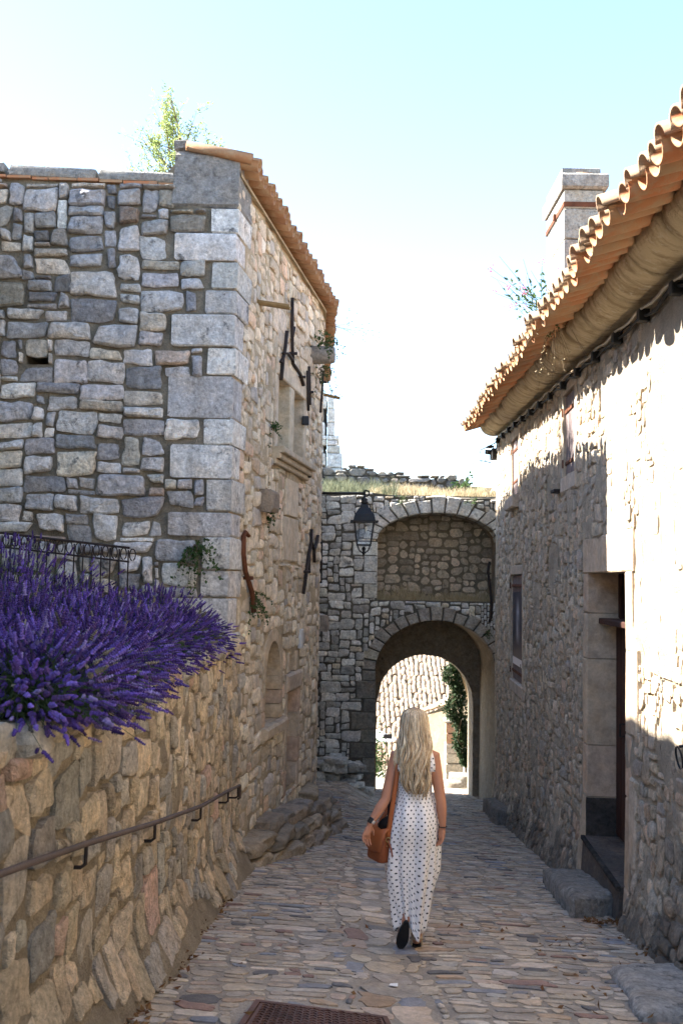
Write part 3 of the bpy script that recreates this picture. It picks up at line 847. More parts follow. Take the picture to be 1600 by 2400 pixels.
def lavender(loc, label, rad, nst, seed, lean=(.55, -.15), elev=(8, 85), dr=.18):
    r = random.Random(seed); base = Vector(loc)
    root = thing('lavender_bush', loc, label, 'lavender', 'lavender bushes on the retaining wall')
    hv = []; hf = []; hc = []; nb_ = 0; st = MB()
    for i in range(nst):
        az = r.uniform(0, 2*math.pi); el = R(r.uniform(*elev)) if r.random() < .8 else R(r.uniform(0, 30))
        d = Vector((math.cos(az)*math.cos(el) + lean[0]*math.cos(el), math.sin(az)*math.cos(el) + lean[1]*math.cos(el), math.sin(el))).normalized()
        L = rad*r.uniform(.6, 1.12)*(1.12 if el < .7 else .95)
        p0 = base + Vector((r.uniform(-.13, .13), r.uniform(-.13, .13), 0))
        droop = dr*L*(1 - math.sin(el))
        p1 = p0 + d*L*.55 + Vector((0, 0, .04)); p2 = p0 + d*L - Vector((0, 0, droop))
        td = (p2 - p1).normalized() + Vector((r.uniform(-.12, .12), r.uniform(-.12, .12), r.uniform(0, .3)))
        if p2.x < -9: continue
        st.tube([p0, p1, p2], [.0022, .0018, .0014], 3, None, False)
        hl = r.uniform(.04, .085); hr = r.uniform(.0085, .014)
        k_ = r.uniform(.5, 1.5); hcol = r.choices([(.105, .058, .26), (.155, .1, .36), (.072, .04, .17), (.22, .17, .36), (.12, .065, .2), (.19, .16, .12)], [4, 3, 3, 1, 1.5, .5])[0]; hcol = tuple(min(.6, q*k_) for q in hcol)
        a, bb, dd = frame(td); vv, ff = HEADS[r.randrange(6)]
        M = np.array([[a.x*hr, bb.x*hr, dd.x*hl], [a.y*hr, bb.y*hr, dd.y*hl], [a.z*hr, bb.z*hr, dd.z*hl]])
        hv.append(vv @ M.T + np.array(p2)); hc += [hcol]*len(vv); hf += [[q + nb_ for q in t] for t in ff]; nb_ += len(vv)
        if r.random() < .35:      # a lower whorl on the same stem
            q2 = p2 - td.normalized()*.035; vv2 = vv*np.array([1, 1, .25]); hv.append(vv2 @ M.T*1.0 + np.array(q2)); hc += [hcol]*len(vv); hf += [[q + nb_ for q in t] for t in ff]; nb_ += len(vv)
    # grey-green foliage cushion
    for i in range(int(nst*2.2)):
        az = r.uniform(0, 2*math.pi); el = R(r.uniform(5, 80)); L = rad*r.uniform(.3, .62)
        d = Vector((math.cos(az)*math.cos(el) + lean[0]*.6, math.sin(az)*math.cos(el), math.sin(el))).normalized()
        p0 = base + Vector((r.uniform(-.16, .16), r.uniform(-.16, .16), 0)) + d*L*.15
        p1 = p0 + d*L*.8 ; s = d.cross(Vector((0, 0, 1))).normalized()*.0035
        st.add([p0 - s, p0 + s, p1 + s*.6 - Vector((0, 0, .02)), p1 - s*.6], [(0, 1, 2, 3)])
    o = st.build('stems', M_LAVLEAF, root); o['kind'] = 'stuff'
    o = mesh('flower_spikes', np.vstack(hv), hf, M_LAV, root, hc, smooth=False); o['kind'] = 'stuff'
LAV = [((-1.68, 9.1, .86), 'lavender bush nearest the house corner, its spikes reaching past the corner', .56, 837, (.5, -.1)),
       ((-2.3, 8.75, .86), 'lavender bush in front of the iron fence, left of the corner bush', .62, 756, (.35, -.35)),
       ((-1.72, 7.9, .86), 'lavender bush leaning over the middle of the retaining wall', .52, 945, (.45, -.1)),
       ((-2.75, 8.2, .86), 'tall lavender bush at the left edge against the fence', .95, 864, (.2, -.3)),
       ((-1.76, 6.75, .86), 'lavender bush hanging over the wall at the left edge', .52, 945, (.42, -.05)),
       ((-2.35, 7.35, .86), 'lavender bush at the left edge behind the overhanging one', .66, 810, (.3, -.2)),
       ((-1.85, 5.7, .86), 'near lavender bush above the rail, cut by the left edge of the photo', .56, 945, (.45, 0)), ((-1.85, 4.7, .86), 'lavender bush mostly outside the left edge, closest to the camera', .56, 675, (.4, .1))]
for i, (loc, lab, rad, n_, lean) in enumerate(LAV): lavender(loc, lab, rad, n_, 100+i, lean)
EDGE = [((-1.42, 9.2, .95), 'low lavender clump at the wall end beside the house corner', .32, 425), ((-1.44, 8.4, .95), 'low lavender clump drooping over the wall top, second from the corner', .32, 486), ((-1.42, 7.6, .95), 'low lavender clump drooping over the wall top, third from the corner', .32, 526),
        ((-1.44, 6.8, .95), 'low lavender clump drooping over the wall top, fourth from the corner', .32, 526), ((-1.44, 6.05, .95), 'low lavender clump hanging lowest over the wall near the left edge', .34, 567), ((-1.4, 5.3, .95), 'drooping lavender clump low at the left edge, second from the camera', .36, 526), ((-1.42, 4.55, .95), 'drooping lavender clump cut by the left edge, nearest the camera', .36, 486)]
EDGE += [((-1.33, 4.25, .95), 'lavender clump at the very left edge of the photo above the rail', .36, 700), ((-1.36, 4.9, .95), 'short lavender clump over the wall top, just right of the left edge', .34, 700)]
for i, (loc, lab, rad, n_) in enumerate(EDGE): lavender(loc, lab, rad, n_, 200+i, (.5, -.1), (6, 70), .2)

# ------------------------------------------------------------------ gate with blind upper arch
GY = 21.0
SG = Surf([(-2.2, GY), (6.2, GY)])
uG = lambda x: x + 2.2
gate = thing('stone_gateway', (2.0, GY, -3.0), 'grey stone town gateway with walled upper niche and dark arched passage', 'gateway')
AX, AR = 2.03, 1.27                       # arch centre and half width
lowz = lambda u: -.30 + math.sqrt(max(0, 1 - ((u-uG(AX))/AR)**2))*1.06
upz = lambda u: 2.42 + math.sqrt(max(0, 1 - ((u-uG(AX))/AR)**2))*.60
holes = [(uG(AX-AR), uG(AX+AR), lambda u: -4.0, lowz), (uG(AX-AR), uG(AX+AR), lambda u: 1.17, upz)]
gtop = lambda u: 3.42 - .03*(u-2) + .03*math.sin(u*5)
v, f = wall_mesh(SG, 0, SG.L, lambda u: -3.6, gtop, holes, .2, .5, .015)
v += [(-2.2, GY, 3.36), (6.2, GY, 3.3), (6.2, 24.9, 3.7), (-2.2, 24.9, 3.7)]; n = len(v); f.append((n-4, n-3, n-2, n-1))
gate_wall = mesh('front_wall', v, f, MO_GATE, gate)
def ringstones(zc, rx, rz, th, y0, y1, n, t0, t1, pal, name, mat, jit=.03, gap=.012):
    ts = np.linspace(t0, t1, n+1)
    for i in range(n):
        a, b_ = ts[i] + gap, ts[i+1] - gap
        tt = th*(1 + rng.uniform(-.22, .25)); yy_ = y0 - rng.uniform(0, .035)
        P = []
        for (t, e) in ((a, 0), (b_, 0), (b_, tt), (a, tt)): P.append((AX + (rx+e)*math.cos(t), zc + (rz+e)*math.sin(t)))
        m = MB(); cx = sum(p[0] for p in P)/4; cz = sum(p[1] for p in P)/4
        c = pick_col(pal, rng, .12)
        front = [(cx+(p[0]-cx)*.88, yy_, cz+(p[1]-cz)*.88) for p in P]; mid = [(p[0], yy_+.03, p[1]) for p in P]; back = [(p[0], y1, p[1]) for p in P]
        m.add(front + mid + back, [(3, 2, 1, 0)] + [(k, (k+1) % 4, 4+(k+1) % 4, 4+k) for k in range(4)] + [(4+k, 4+(k+1) % 4, 8+(k+1) % 4, 8+k) for k in range(4)], c)
        o = m.build(name, mat, gate, False)
        bm = bmesh.new(); bm.from_mesh(o.data); bmesh.ops.recalc_face_normals(bm, faces=bm.faces); bm.to_mesh(o.data); bm.free()
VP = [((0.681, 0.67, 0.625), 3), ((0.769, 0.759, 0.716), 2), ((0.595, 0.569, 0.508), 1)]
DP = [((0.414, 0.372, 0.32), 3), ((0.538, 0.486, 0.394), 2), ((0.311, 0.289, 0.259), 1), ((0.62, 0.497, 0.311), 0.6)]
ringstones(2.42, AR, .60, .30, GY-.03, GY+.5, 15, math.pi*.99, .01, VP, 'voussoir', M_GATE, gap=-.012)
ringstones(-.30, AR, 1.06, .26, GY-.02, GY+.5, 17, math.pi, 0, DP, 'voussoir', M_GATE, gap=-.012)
# niche: back wall, vault, jambs, sill
NB = GY + .85
SN = Surf([(AX-AR-.05, NB), (AX+AR+.05, NB)])
v, f = wall_mesh(SN, 0, SN.L, lambda u: 1.0, lambda u: 3.1, [], .3, .4, .02)
niche = mesh('niche_back_wall', v, f, mortar_mat('mortar niche', (.25, .21, .155)), gate)
NP = [((0.604, 0.517, 0.402), 4), ((0.504, 0.431, 0.331), 4), ((0.747, 0.646, 0.517), 2), ((0.402, 0.345, 0.273), 2)]
rn = pack(0, SN.L, 1.0, 3.05, .07, [(4, 2, 4), (3, 2, 4), (3, 3, 2), (5, 3, 1.5), (4, 3, 2), (2, 2, 2)], lambda u, z: True, random.Random(51))
masonry(SN, rn, .03, .25, .02, NP, M_GATE, niche, random.Random(52), mkwarp(.05, 1.5, 35), 45, 'stone', 'small_stones', 0)
def vault(zc, rx, rz, zlow, y0, y1, name, mat, rx2=None, rz2=None, zc2=None, ny=6, n=22, rough=.015):
    rx2 = rx2 or rx; rz2 = rz2 or rz; zc2 = zc if zc2 is None else zc2; v = []; f = []
    prof0 = [(-1, None)] + [(math.cos(t), math.sin(t)) for t in np.linspace(math.pi, 0, n)] + [(1, None)]
    for j in range(ny+1):
        t = j/ny; X, Z, C = rx+(rx2-rx)*t, rz+(rz2-rz)*t, zc+(zc2-zc)*t
        for a, s in prof0:
            z = zlow if s is None else C + s*Z
            v.append((AX + a*X + rough*fbm(j*1.7, a*3, z, 2), y0+(y1-y0)*t, z + (0 if s is None else rough*fbm(a*4, j*1.3, 7, 2))))
    m = len(prof0)
    for j in range(ny):
        for i in range(m-1): f.append((j*m+i, (j+1)*m+i, (j+1)*m+i+1, j*m+i+1))
    return mesh(name, v, f, mat, gate)
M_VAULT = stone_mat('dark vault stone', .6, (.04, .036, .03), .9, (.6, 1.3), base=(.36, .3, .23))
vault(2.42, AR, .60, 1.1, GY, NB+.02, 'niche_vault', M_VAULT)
b = MB(); b.box((AX-AR, GY+.02, 1.0), (AX+AR, NB, 1.16)); b.build('niche_floor', MO_FAC, gate)
# lower passage: outer vault, then a narrower far arch
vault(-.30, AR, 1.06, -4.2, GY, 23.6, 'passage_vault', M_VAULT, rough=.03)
BY = 23.6; BR = 1.13; bcx = AX
SB = Surf([(AX-AR-.2, BY), (AX+AR+.2, BY)])
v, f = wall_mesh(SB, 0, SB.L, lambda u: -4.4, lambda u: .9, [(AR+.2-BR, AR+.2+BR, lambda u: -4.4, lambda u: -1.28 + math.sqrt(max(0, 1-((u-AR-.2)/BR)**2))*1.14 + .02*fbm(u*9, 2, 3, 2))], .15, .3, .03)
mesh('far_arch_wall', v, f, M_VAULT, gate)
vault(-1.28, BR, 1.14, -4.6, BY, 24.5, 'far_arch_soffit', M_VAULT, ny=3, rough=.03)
SB2 = Surf([(6.2, 24.5), (-2.2, 24.5)])
v, f = wall_mesh(SB2, 0, SB2.L, lambda u: -4.6, lambda u: 3.7, [(6.2-AX-BR, 6.2-AX+BR, lambda u: -4.6, lambda u: -1.28 + math.sqrt(max(0, 1-((u-6.2+AX)/BR)**2))*1.14)], .3, .6, .02)
mesh('rear_wall', v, f, MO_FAC, gate)
for xs_, lab in ((-2.2, 0), (6.2, 1)):
    b = MB(); b.add([(xs_, GY, -4), (xs_, 24.5, -4), (xs_, 24.5, 3.7), (xs_, GY, 3.4)], [(0, 1, 2, 3)]); b.build('side_wall', MO_GATE, gate)
# pale dressed jamb of the passage
z = -3.1; k = 0; JB = []
while z < -.32:
    h = rng.uniform(.26, .38); w = rng.uniform(.34, .5) if k % 2 else rng.uniform(.22, .3); b = MB()
    z1 = min(-.31, z+h)
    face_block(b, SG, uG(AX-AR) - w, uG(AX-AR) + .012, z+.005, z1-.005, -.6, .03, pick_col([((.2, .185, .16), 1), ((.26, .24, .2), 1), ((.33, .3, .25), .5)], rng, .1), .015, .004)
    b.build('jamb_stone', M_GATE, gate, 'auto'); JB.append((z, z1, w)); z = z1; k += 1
    if z > -.33: break
z = 1.2; JU = []; k = 0
while z < 2.38:
    h = rng.uniform(.24, .34); w = rng.uniform(.42, .56) if k % 2 else rng.uniform(.25, .34); b = MB(); z1 = min(2.42, z+h)
    face_block(b, SG, uG(AX-AR) - w, uG(AX-AR) + .01, z+.006, z1-.006, -.6, .035, pick_col(VP, rng, .08), .015, .004)
    b.build('jamb_stone', M_GATE, gate, 'auto'); JU.append((z, z1, w)); z = z1; k += 1
GP = [((0.703, 0.686, 0.635), 5), ((0.581, 0.562, 0.523), 4), ((0.826, 0.804, 0.755), 3), ((0.428, 0.414, 0.377), 2), ((0.734, 0.64, 0.498), 1)]
def free_gate(u, z):
    x = u - 2.2
    if z > gtop(u) - .02 or z < G(x, 20.9) - .1: return False
    if x > 4.2: return False
    if abs(x - AX) < AR + .01:
        if z < lowz(u): return False
        if 1.17 < z < upz(u): return False
    for za, zb, w in JB + JU:
        if za - .01 < z < zb + .01 and x > AX-AR-w-.01 and x < AX: return False
    for zc, rz, th in ((2.42, .60, .27), (-.30, 1.06, .24)):
        a = (x-AX)/(AR+th); 
        if abs(a) < 1 and z > zc and (z-zc)/(rz+th) < math.sqrt(1-a*a): 
            if zc < 0 or z > 2.42: return False
    return True
def gcol(c, u, z, r):
    return c
rg = pack(uG(-.75), uG(4.2), -3.2, 3.45, .062, [(5, 3, 5), (4, 3, 4), (6, 3, 3), (4, 2, 4), (6, 2, 2), (3, 2, 3), (7, 4, 1.3), (2, 2, 1.5), (5, 4, 1.2)], free_gate, random.Random(61))
masonry(SG, rg, .022, .22, .035, GP, M_GATE, gate_wall, random.Random(62), mkwarp(.045, 1.4, 45), 245, 'stone', 'small_stones', 30, gcol)
# ------------------------------------------------------------------ right: house with tiled roof
RF, RN = (3.085, 19.75), (1.945, -1.0)
_s0 = Surf([RF, RN])
def uR(y): return (19.75 - y) * _s0.L / 20.75
def yR(u): return 19.75 - u*20.75/_s0.L
def rb_(u, z):
    p = _s0.plan(u)[0]; t = z - G(p.x, p.y)
    k = .15*max(0, 1 - t/.7)**1.6
    return k*(1 - .75*sstep(8.2, 8.5, yR(u))*sstep(10.7, 10.4, yR(u))) + .018*mnoise.noise(Vector((u*1.1, z*1.1, 8)))
SRi = Surf([RF, RN], rb_)
RL = SRi.L
def rtop(u): y = yR(u); return 3.79 + .0569*(y - 6.88)
house_r = thing('stone_house', (4.5, 10.0, -1.5), 'beige rubble stone house with orange tiled eaves, closed shutters and recessed door', 'house')
gRr = lambda u: G(*_s0.plan(u)[0]) - .12
DY0, DY1, DZ0, DZ1 = 8.62, 10.36, -1.02, 1.66
WINS = {'A': (16.25, 17.15, 3.0, 4.0), 'B': (11.1, 11.85, 2.82, 3.8), 'P': (15.6, 17.1, -.05, 1.70)}
holes = [(uR(DY1), uR(DY0), lambda u: -1.02, lambda u: DZ1)]
for k_, (ya, yb, za, zb) in WINS.items(): holes.append((uR(yb), uR(ya), (lambda u, q=za: q), (lambda u, q=zb: q)))
v, f = wall_mesh(SRi, 0, RL, gRr, rtop, holes, .1, .1, .03)
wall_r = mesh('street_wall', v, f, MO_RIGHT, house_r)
# body of the house behind the street wall
b = MB()
def roofz(y, dx): return 3.79 + .0569*(y-6.88) + .22 + (dx)*.3
for ya, yb in ((19.74, 19.74), (-1, -1)):
    pass
b.add([(RF[0], RF[1], -3.2), (8.5, 19.75, -3.2), (8.5, 19.75, 6.4), (RF[0], RF[1], 4.6), (RN[0], RN[1], -.5), (8.5, -1, -.5), (8.5, -1, 5.4), (RN[0], RN[1], 3.4)],
      [(1, 0, 3, 2), (4, 5, 6, 7), (1, 2, 6, 5)])
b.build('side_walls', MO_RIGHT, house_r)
XP = [((0.714, 0.59, 0.442), 5), ((0.643, 0.539, 0.42), 4), ((0.8, 0.685, 0.541), 2.5), ((0.586, 0.517, 0.434), 2), ((0.742, 0.554, 0.397), 1.2)]
def free_r(u, z):
    y = yR(u)
    if z > rtop(u) - .06 or z < gRr(u) + .05: return False
    if DY0 - .30 < y < DY1 + .26 and z < DZ1 + .36 and z > -1.35: return False
    if DY0 - .1 < y < DY1 and z <= -1.0: return False
    for k_, (ya, yb, za, zb) in WINS.items():
        if ya - .16 < y < yb + .16 and za - .22 < z < zb + .16: return False
    if y < 9.0 and z > .9 and fbm(u*.9, z*.9, 2.2, 2) > -.15: return False      # broad render patches
    if fbm(u*.8, z*.8, 12.2, 2) > .62: return False
    return True
def rcol(c, u, z, r):
    p = _s0.plan(u)[0]; t = z - G(p.x, p.y)
    if t < .75 and r.random() < .75 - .5*t and fbm(u*1.4, z*1.4, 6, 2) > -.25:
        kk = r.uniform(.6, .9); return tuple(q*kk for q in c)   # black crust on low stones
    return c
rr_ = pack(0, uR(3.2), -3.0, 4.5, .055, [(4, 3, 5), (5, 3, 4), (3, 3, 4), (3, 2, 4), (4, 2, 3), (2, 2, 3), (6, 4, 1.4), (4, 5, 1), (5, 4, 1.2)], free_r, random.Random(71))
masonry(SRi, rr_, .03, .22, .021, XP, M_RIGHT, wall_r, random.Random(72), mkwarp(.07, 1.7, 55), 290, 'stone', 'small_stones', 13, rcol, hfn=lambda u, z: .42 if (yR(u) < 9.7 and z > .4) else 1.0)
# pale quoins at the far corner
z = -2.9; k = 0
while z < 4.4:
    h = rng.uniform(.32, .46); w = .26 if k % 2 else .4; b = MB()
    face_block(b, SRi, -.01, w, z+.005, min(4.44, z+h-.005), -.12, .022, pick_col([((.5, .42, .31), 1), ((.44, .37, .28), 1)], rng, .08), .015, .005)
    b.build('quoin', M_ASH, house_r, 'auto'); z += h; k += 1

# ---- door: dressed surround, reveal, leaf, transom, threshold
door = MB()
face_block(door, SRi, uR(DY1+.24), uR(DY0-.26), DZ1, DZ1+.36, -.3, .014, (.5, .4, .3), .012)
doorway_r = door.build('doorway', M_ASH, house_r, 'auto')
for (ya, yb, zs) in ((DY1, DY1+.22, [-1.5, -.62, -.1, .78, 1.25, DZ1]), (DY0-.22, DY0, [-1.5, -1.0, -.25, .28, .98, DZ1])):
    for za, zb in zip(zs, zs[1:]):
        b = MB(); c = pick_col([((.5, .385, .28), 2), ((.46, .37, .28), 1)], rng, .06)
        face_block(b, SRi, uR(yb), uR(ya), za+.003, zb-.003, -.36, .014, c, .012); b.build('jamb_stone', M_ASH, doorway_r, 'auto')
for (ya, yb, za, zb) in ((DY0-.42, DY0-.23, .3, 1.0), (DY0-.44, DY0-.23, -.75, -.05)):
    b = MB(); face_block(b, SRi, uR(yb), uR(ya), za, zb, -.1, .03, (.5, .42, .33), .015, .006); b.build('jamb_stone', M_ASH, doorway_r, 'auto')
b = MB()                                     # worn black foot of the far jamb
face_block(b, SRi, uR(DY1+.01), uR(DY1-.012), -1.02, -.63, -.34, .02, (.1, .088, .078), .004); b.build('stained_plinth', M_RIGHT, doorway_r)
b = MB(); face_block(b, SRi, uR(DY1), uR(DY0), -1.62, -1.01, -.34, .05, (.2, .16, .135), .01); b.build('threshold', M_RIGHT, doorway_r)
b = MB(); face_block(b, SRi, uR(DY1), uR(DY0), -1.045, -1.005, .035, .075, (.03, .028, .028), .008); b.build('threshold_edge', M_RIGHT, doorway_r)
leaf = MB(); face_block(leaf, SRi, uR(DY1), uR(DY0), -1.0, 1.14, -.36, -.30, (1, 1, 1), .004); dleaf = leaf.build('door_leaf', M_DOOR, house_r)
for i in range(7):
    ya = DY1 - .02 - i*.245
    b = MB(); face_block(b, SRi, uR(ya), uR(ya - .235), -.98, 1.12, -.31, -.278, (1, 1, 1), .01); b.build('plank', M_DOOR, dleaf)
b = MB(); b.tube([SRi.pt(uR(9.9), .18, -.27), SRi.pt(uR(9.9), .18, -.22), SRi.pt(uR(9.9), .06, -.22), SRi.pt(uR(9.9), .06, -.27)], .01, 6); b.build('handle', M_IRON, dleaf)
b = MB(); face_block(b, SRi, uR(DY1-.02), uR(DY0+.02), 1.14, 1.2, -.36, -.10, (.3, .2, .16), .01); b.build('transom', M_DOOR, house_r)
b = MB(); face_block(b, SRi, uR(DY1), uR(DY0), 1.2, DZ1, -.36, -.33, (1, 1, 1)); tw = b.build('transom_window', NT('dark glass').fin(c4(.01, .01, .012), .12, .5), house_r)
for ya in (10.3, 9.75, 9.2): 
    b = MB(); face_block(b, SRi, uR(ya), uR(ya-.05), 1.2, DZ1, -.34, -.29, (1, 1, 1)); b.build('glazing_bar', M_DOOR, tw)

# ---- shuttered windows
def shutter_window(key, label, straps, sillz, poster=False):
    ya, yb, za, zb = WINS[key]
    w = MB(); face_block(w, SRi, uR(yb+.13), uR(ya-.13), zb, zb+.15, -.2, .02, (.5, .42, .33), .01)
    win = w.build('window', M_ASH, house_r, 'auto'); win['label'] = label
    for (p, q) in ((yb, yb+.12), (ya-.12, ya)):
        b = MB(); face_block(b, SRi, uR(q), uR(p), za, zb, -.2, .018, pick_col([((.5, .42, .33), 1)], rng, .08), .01); b.build('jamb', M_ASH, win, 'auto')
    b = MB(); face_block(b, SRi, uR(yb+.14), uR(ya-.14), za-.2, za, -.2, .03 if sillz < .1 else .12, (.52, .44, .36), .02, .006); b.build('sill', M_ASH, win, 'auto')
    n = 4; sh = MB(); face_block(sh, SRi, uR(yb), uR(ya), za, zb, -.1, -.045, (1, 1, 1), .003); shutter = sh.build('shutter', M_SHUTTER, house_r)
    for i in range(n):
        p = yb - (yb-ya)*i/n - .008; q = yb - (yb-ya)*(i+1)/n + .008
        b = MB(); face_block(b, SRi, uR(p), uR(q), za+.01, zb-.015, -.05, -.02, (1, 1, 1), .006); b.build('plank', M_SHUTTER, shutter)
    for zz in straps:
        b = MB(); face_block(b, SRi, uR(yb+.02), uR(ya+.12), zz-.022, zz+.022, -.025, -.006, (1, 1, 1), .004)
        p = SRi.pt(uR(yb+.02), zz, .01); b.tube([(p[0], p[1], zz-.05), (p[0], p[1], zz+.05)], .02, 6); b.build('strap_hinge', M_RUST, shutter)
shutter_window('A', 'upper window with grey closed shutter near the far corner', (3.28, 3.82), .12)
shutter_window('B', 'upper window with pale closed shutter in the sun patch', (2.98, 3.6), .02)
shutter_window('P', 'tall lower window with closed shutter behind a poster', (.1, 1.52), .02)
# poster hung on the lower shutter
def poster_mat():
    t = NT('printed poster')
    uvn = t.n('ShaderNodeUVMap'); uvn.uv_map = 'uv'
    sep = t.n('ShaderNodeSeparateXYZ'); t.link(uvn.outputs[0], sep.inputs[0]); U, V = sep.outputs[0], sep.outputs[1]
    n1 = t.noise(5, 4, .6, t.scale(uvn.outputs[0], (1, .6, 1)), .6)
    dx = t.math('ABSOLUTE', t.math('SUBTRACT', U, t.math('ADD', .42, t.math('MULTIPLY', n1, .25))))
    core = t.rng(dx, .05, .2, 1, 0)
    win_ = t.math('MULTIPLY', t.rng(V, .28, .42, 0, 1), t.rng(V, .72, .95, 1, 0))
    col = t.mix(t.math('MULTIPLY', core, t.math('MULTIPLY', win_, t.rng(n1, .35, .6, .3, 1))), c4(.018, .02, .045), c4(.45, .46, .52))
    col = t.mix(t.math('LESS_THAN', V, .1), col, c4(.62, .62, .66))
    mark = t.math('MULTIPLY', t.math('LESS_THAN', V, .045), t.math('MULTIPLY', t.math('GREATER_THAN', U, .8), t.math('LESS_THAN', U, .9)))
    col = t.mix(mark, col, c4(.03, .03, .05))
    return t.fin(col, .45, .4)
pv = [SRi.pt(uR(16.95), .22, -.004), SRi.pt(uR(15.75), .22, -.004), SRi.pt(uR(15.75), 1.42, -.004), SRi.pt(uR(16.95), 1.42, -.004)]
pv2 = [SRi.pt(uR(16.95), .22, -.016), SRi.pt(uR(15.75), .22, -.016), SRi.pt(uR(15.75), 1.42, -.016), SRi.pt(uR(16.95), 1.42, -.016)]
o = mesh('poster', pv + pv2, [(0, 1, 2, 3), (7, 6, 5, 4), (0, 4, 5, 1), (1, 5, 6, 2), (2, 6, 7, 3), (3, 7, 4, 0)], poster_mat(), None, smooth=False, uv=[(0, 0), (1, 0), (1, 1), (0, 1)]*2)
tag(o, 'dark blue poster with pale streaked figure on the lower shutter', 'poster')
b = MB(); p = SRi.pt(uR(12.15), 2.68, 0); b.box((p[0]-.10, p[1]-.11, p[2]-.02), (p[0]+.05, p[1]+.11, p[2]+.02), None, None, .006); b.build('iron_peg', M_DARKIRON, house_r)

# ---- cornice: rounded plastered stone blocks
def cornice_mat():
    t = NT('plastered stone cornice')
    v = t.scale(t.pos(), (1.6, 3.2, 1.6))
    drip = t.rng(t.noise(2.2, 7, .65, v, .8), .46, .64, 0, .7)
    col = t.mix(drip, c4(.58, .48, .32), c4(.24, .165, .09))
    col = t.mix(t.rng(t.noise(9, 8, .7), .56, .66, 0, .7), col, c4(.66, .6, .48))
    h = t.math('ADD', t.noise(7, 9, .7), t.math('MULTIPLY', t.noise(40, 5, .65), .4))
    return t.fin(col, .92, .15, t.bump(h, .9, .05))
M_CORN = cornice_mat()
prof = [(.0, -.02), (.08, -.03), (.17, -.018), (.25, .015), (.305, .06), (.34, .11), (.355, .17), (.25, .2), (-.2, .33), (-.2, -.02)]
u = -.06
while u < RL:
    L = rng.uniform(.6, 1.2); ua, ub = u, min(RL, u + L - .022)
    b = MB(); ns = 5; v = []; f = []; off = rng.uniform(-.022, .022)
    for j in range(ns+1):
        uu = ua + (ub-ua)*j/ns
        for (hh, dz) in prof:
            p, n = SRi.plan(uu); wob = .012*fbm(uu*2, dz*6, 4, 2)
            sc = 1 - (.06 if j in (0, ns) else 0)
            v.append((p.x + n.x*((hh+off)*sc + wob*1.6), p.y + n.y*((hh+off)*sc + wob*1.6), rtop(max(0, uu)) + dz + wob + off*.5))
    m = len(prof)
    for j in range(ns):
        for i in range(m): q = (i+1) % m; f.append((j*m+i, j*m+q, (j+1)*m+q, (j+1)*m+i))
    f += [tuple(reversed(range(m))), tuple(range(ns*m, ns*m+m))]
    o = mesh('cornice_block', v, f, M_CORN, house_r)
    bm = bmesh.new(); bm.from_mesh(o.data); bmesh.ops.recalc_face_normals(bm, faces=bm.faces); bm.to_mesh(o.data); bm.free()
    u += L
# ---- roof deck and tiles
SL = R(17)
rd = MB(); ua, ub = -.15, RL
q = []
for uu in (ua, ub):
    p, n = SRi.plan(uu); z = rtop(uu)
    for (hh, dz) in ((.25, .215), (-5.5, .215 + 5.75*math.tan(SL))): q.append((p.x + n.x*hh, p.y + n.y*hh, z + dz))
q2 = [(a, b_, c+.02) for a, b_, c in q]
rd.add(q + q2, [(0, 2, 3, 1), (4, 5, 7, 6), (0, 4, 6, 2), (0, 1, 5, 4), (2, 6, 7, 3)])
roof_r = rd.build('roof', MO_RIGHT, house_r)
TR_ch = tile_mesh('channel_tile_b', M_TILE, r0=.11, r1=.118, L=.5, n=11, down=True, arc=math.pi*.9)
TR_cv = tile_mesh('cover_tile_b', M_TILE_TOP, r0=.088, r1=.078, L=.5, n=11)
p0, n0 = SRi.plan(0); n3 = Vector((n0.x, n0.y, 0))
al = (Vector((RN[0], RN[1], rtop(RL))) - Vector((RF[0], RF[1], rtop(0)))).normalized()
up = (-n3*math.cos(SL) + Vector((0, 0, math.sin(SL))))
u = -.12; jr = MB(); chv, chf = barrel(.11, .118, .5, n=7, down=True, arc=math.pi*.9); cvv, cvf = barrel(.088, .078, .5, n=7)
while u < RL:
    p, _ = SRi.plan(u); z = rtop(u)
    e = Vector((p.x, p.y, z + .06)) + n3*(.66 + rng.uniform(-.045, .045))
    M1 = basis(al, up, e + Vector((0, 0, .108 + rng.uniform(-.012, .012)))) @ Matrix.Rotation(rng.uniform(-.04, .04), 4, 'Z')
    M2 = basis(al, up, e + al*.1125 + n3*(.02 + rng.uniform(-.04, .03)) + Vector((0, 0, .075 + rng.uniform(-.008, .02)))) @ Matrix.Rotation(rng.uniform(-.09, .09), 4, 'Z') @ Matrix.Rotation(rng.uniform(-.08, .08), 4, 'Y')
    inst('roof_tile', TR_ch, M1, roof_r); inst('cover_tile', TR_cv, M2, roof_r)
    for row in range(1, 9):
        o_ = up*(.40*row) + Vector((0, 0, .012))
        for vv, ff, MM in ((chv, chf, M1), (cvv, cvf, M2)):
            jr.add([tuple(MM @ Vector(w) + o_) for w in vv], ff)
    u += .225
o = jr.build('upper_tiles', M_TILE, roof_r, True); o['kind'] = 'stuff'

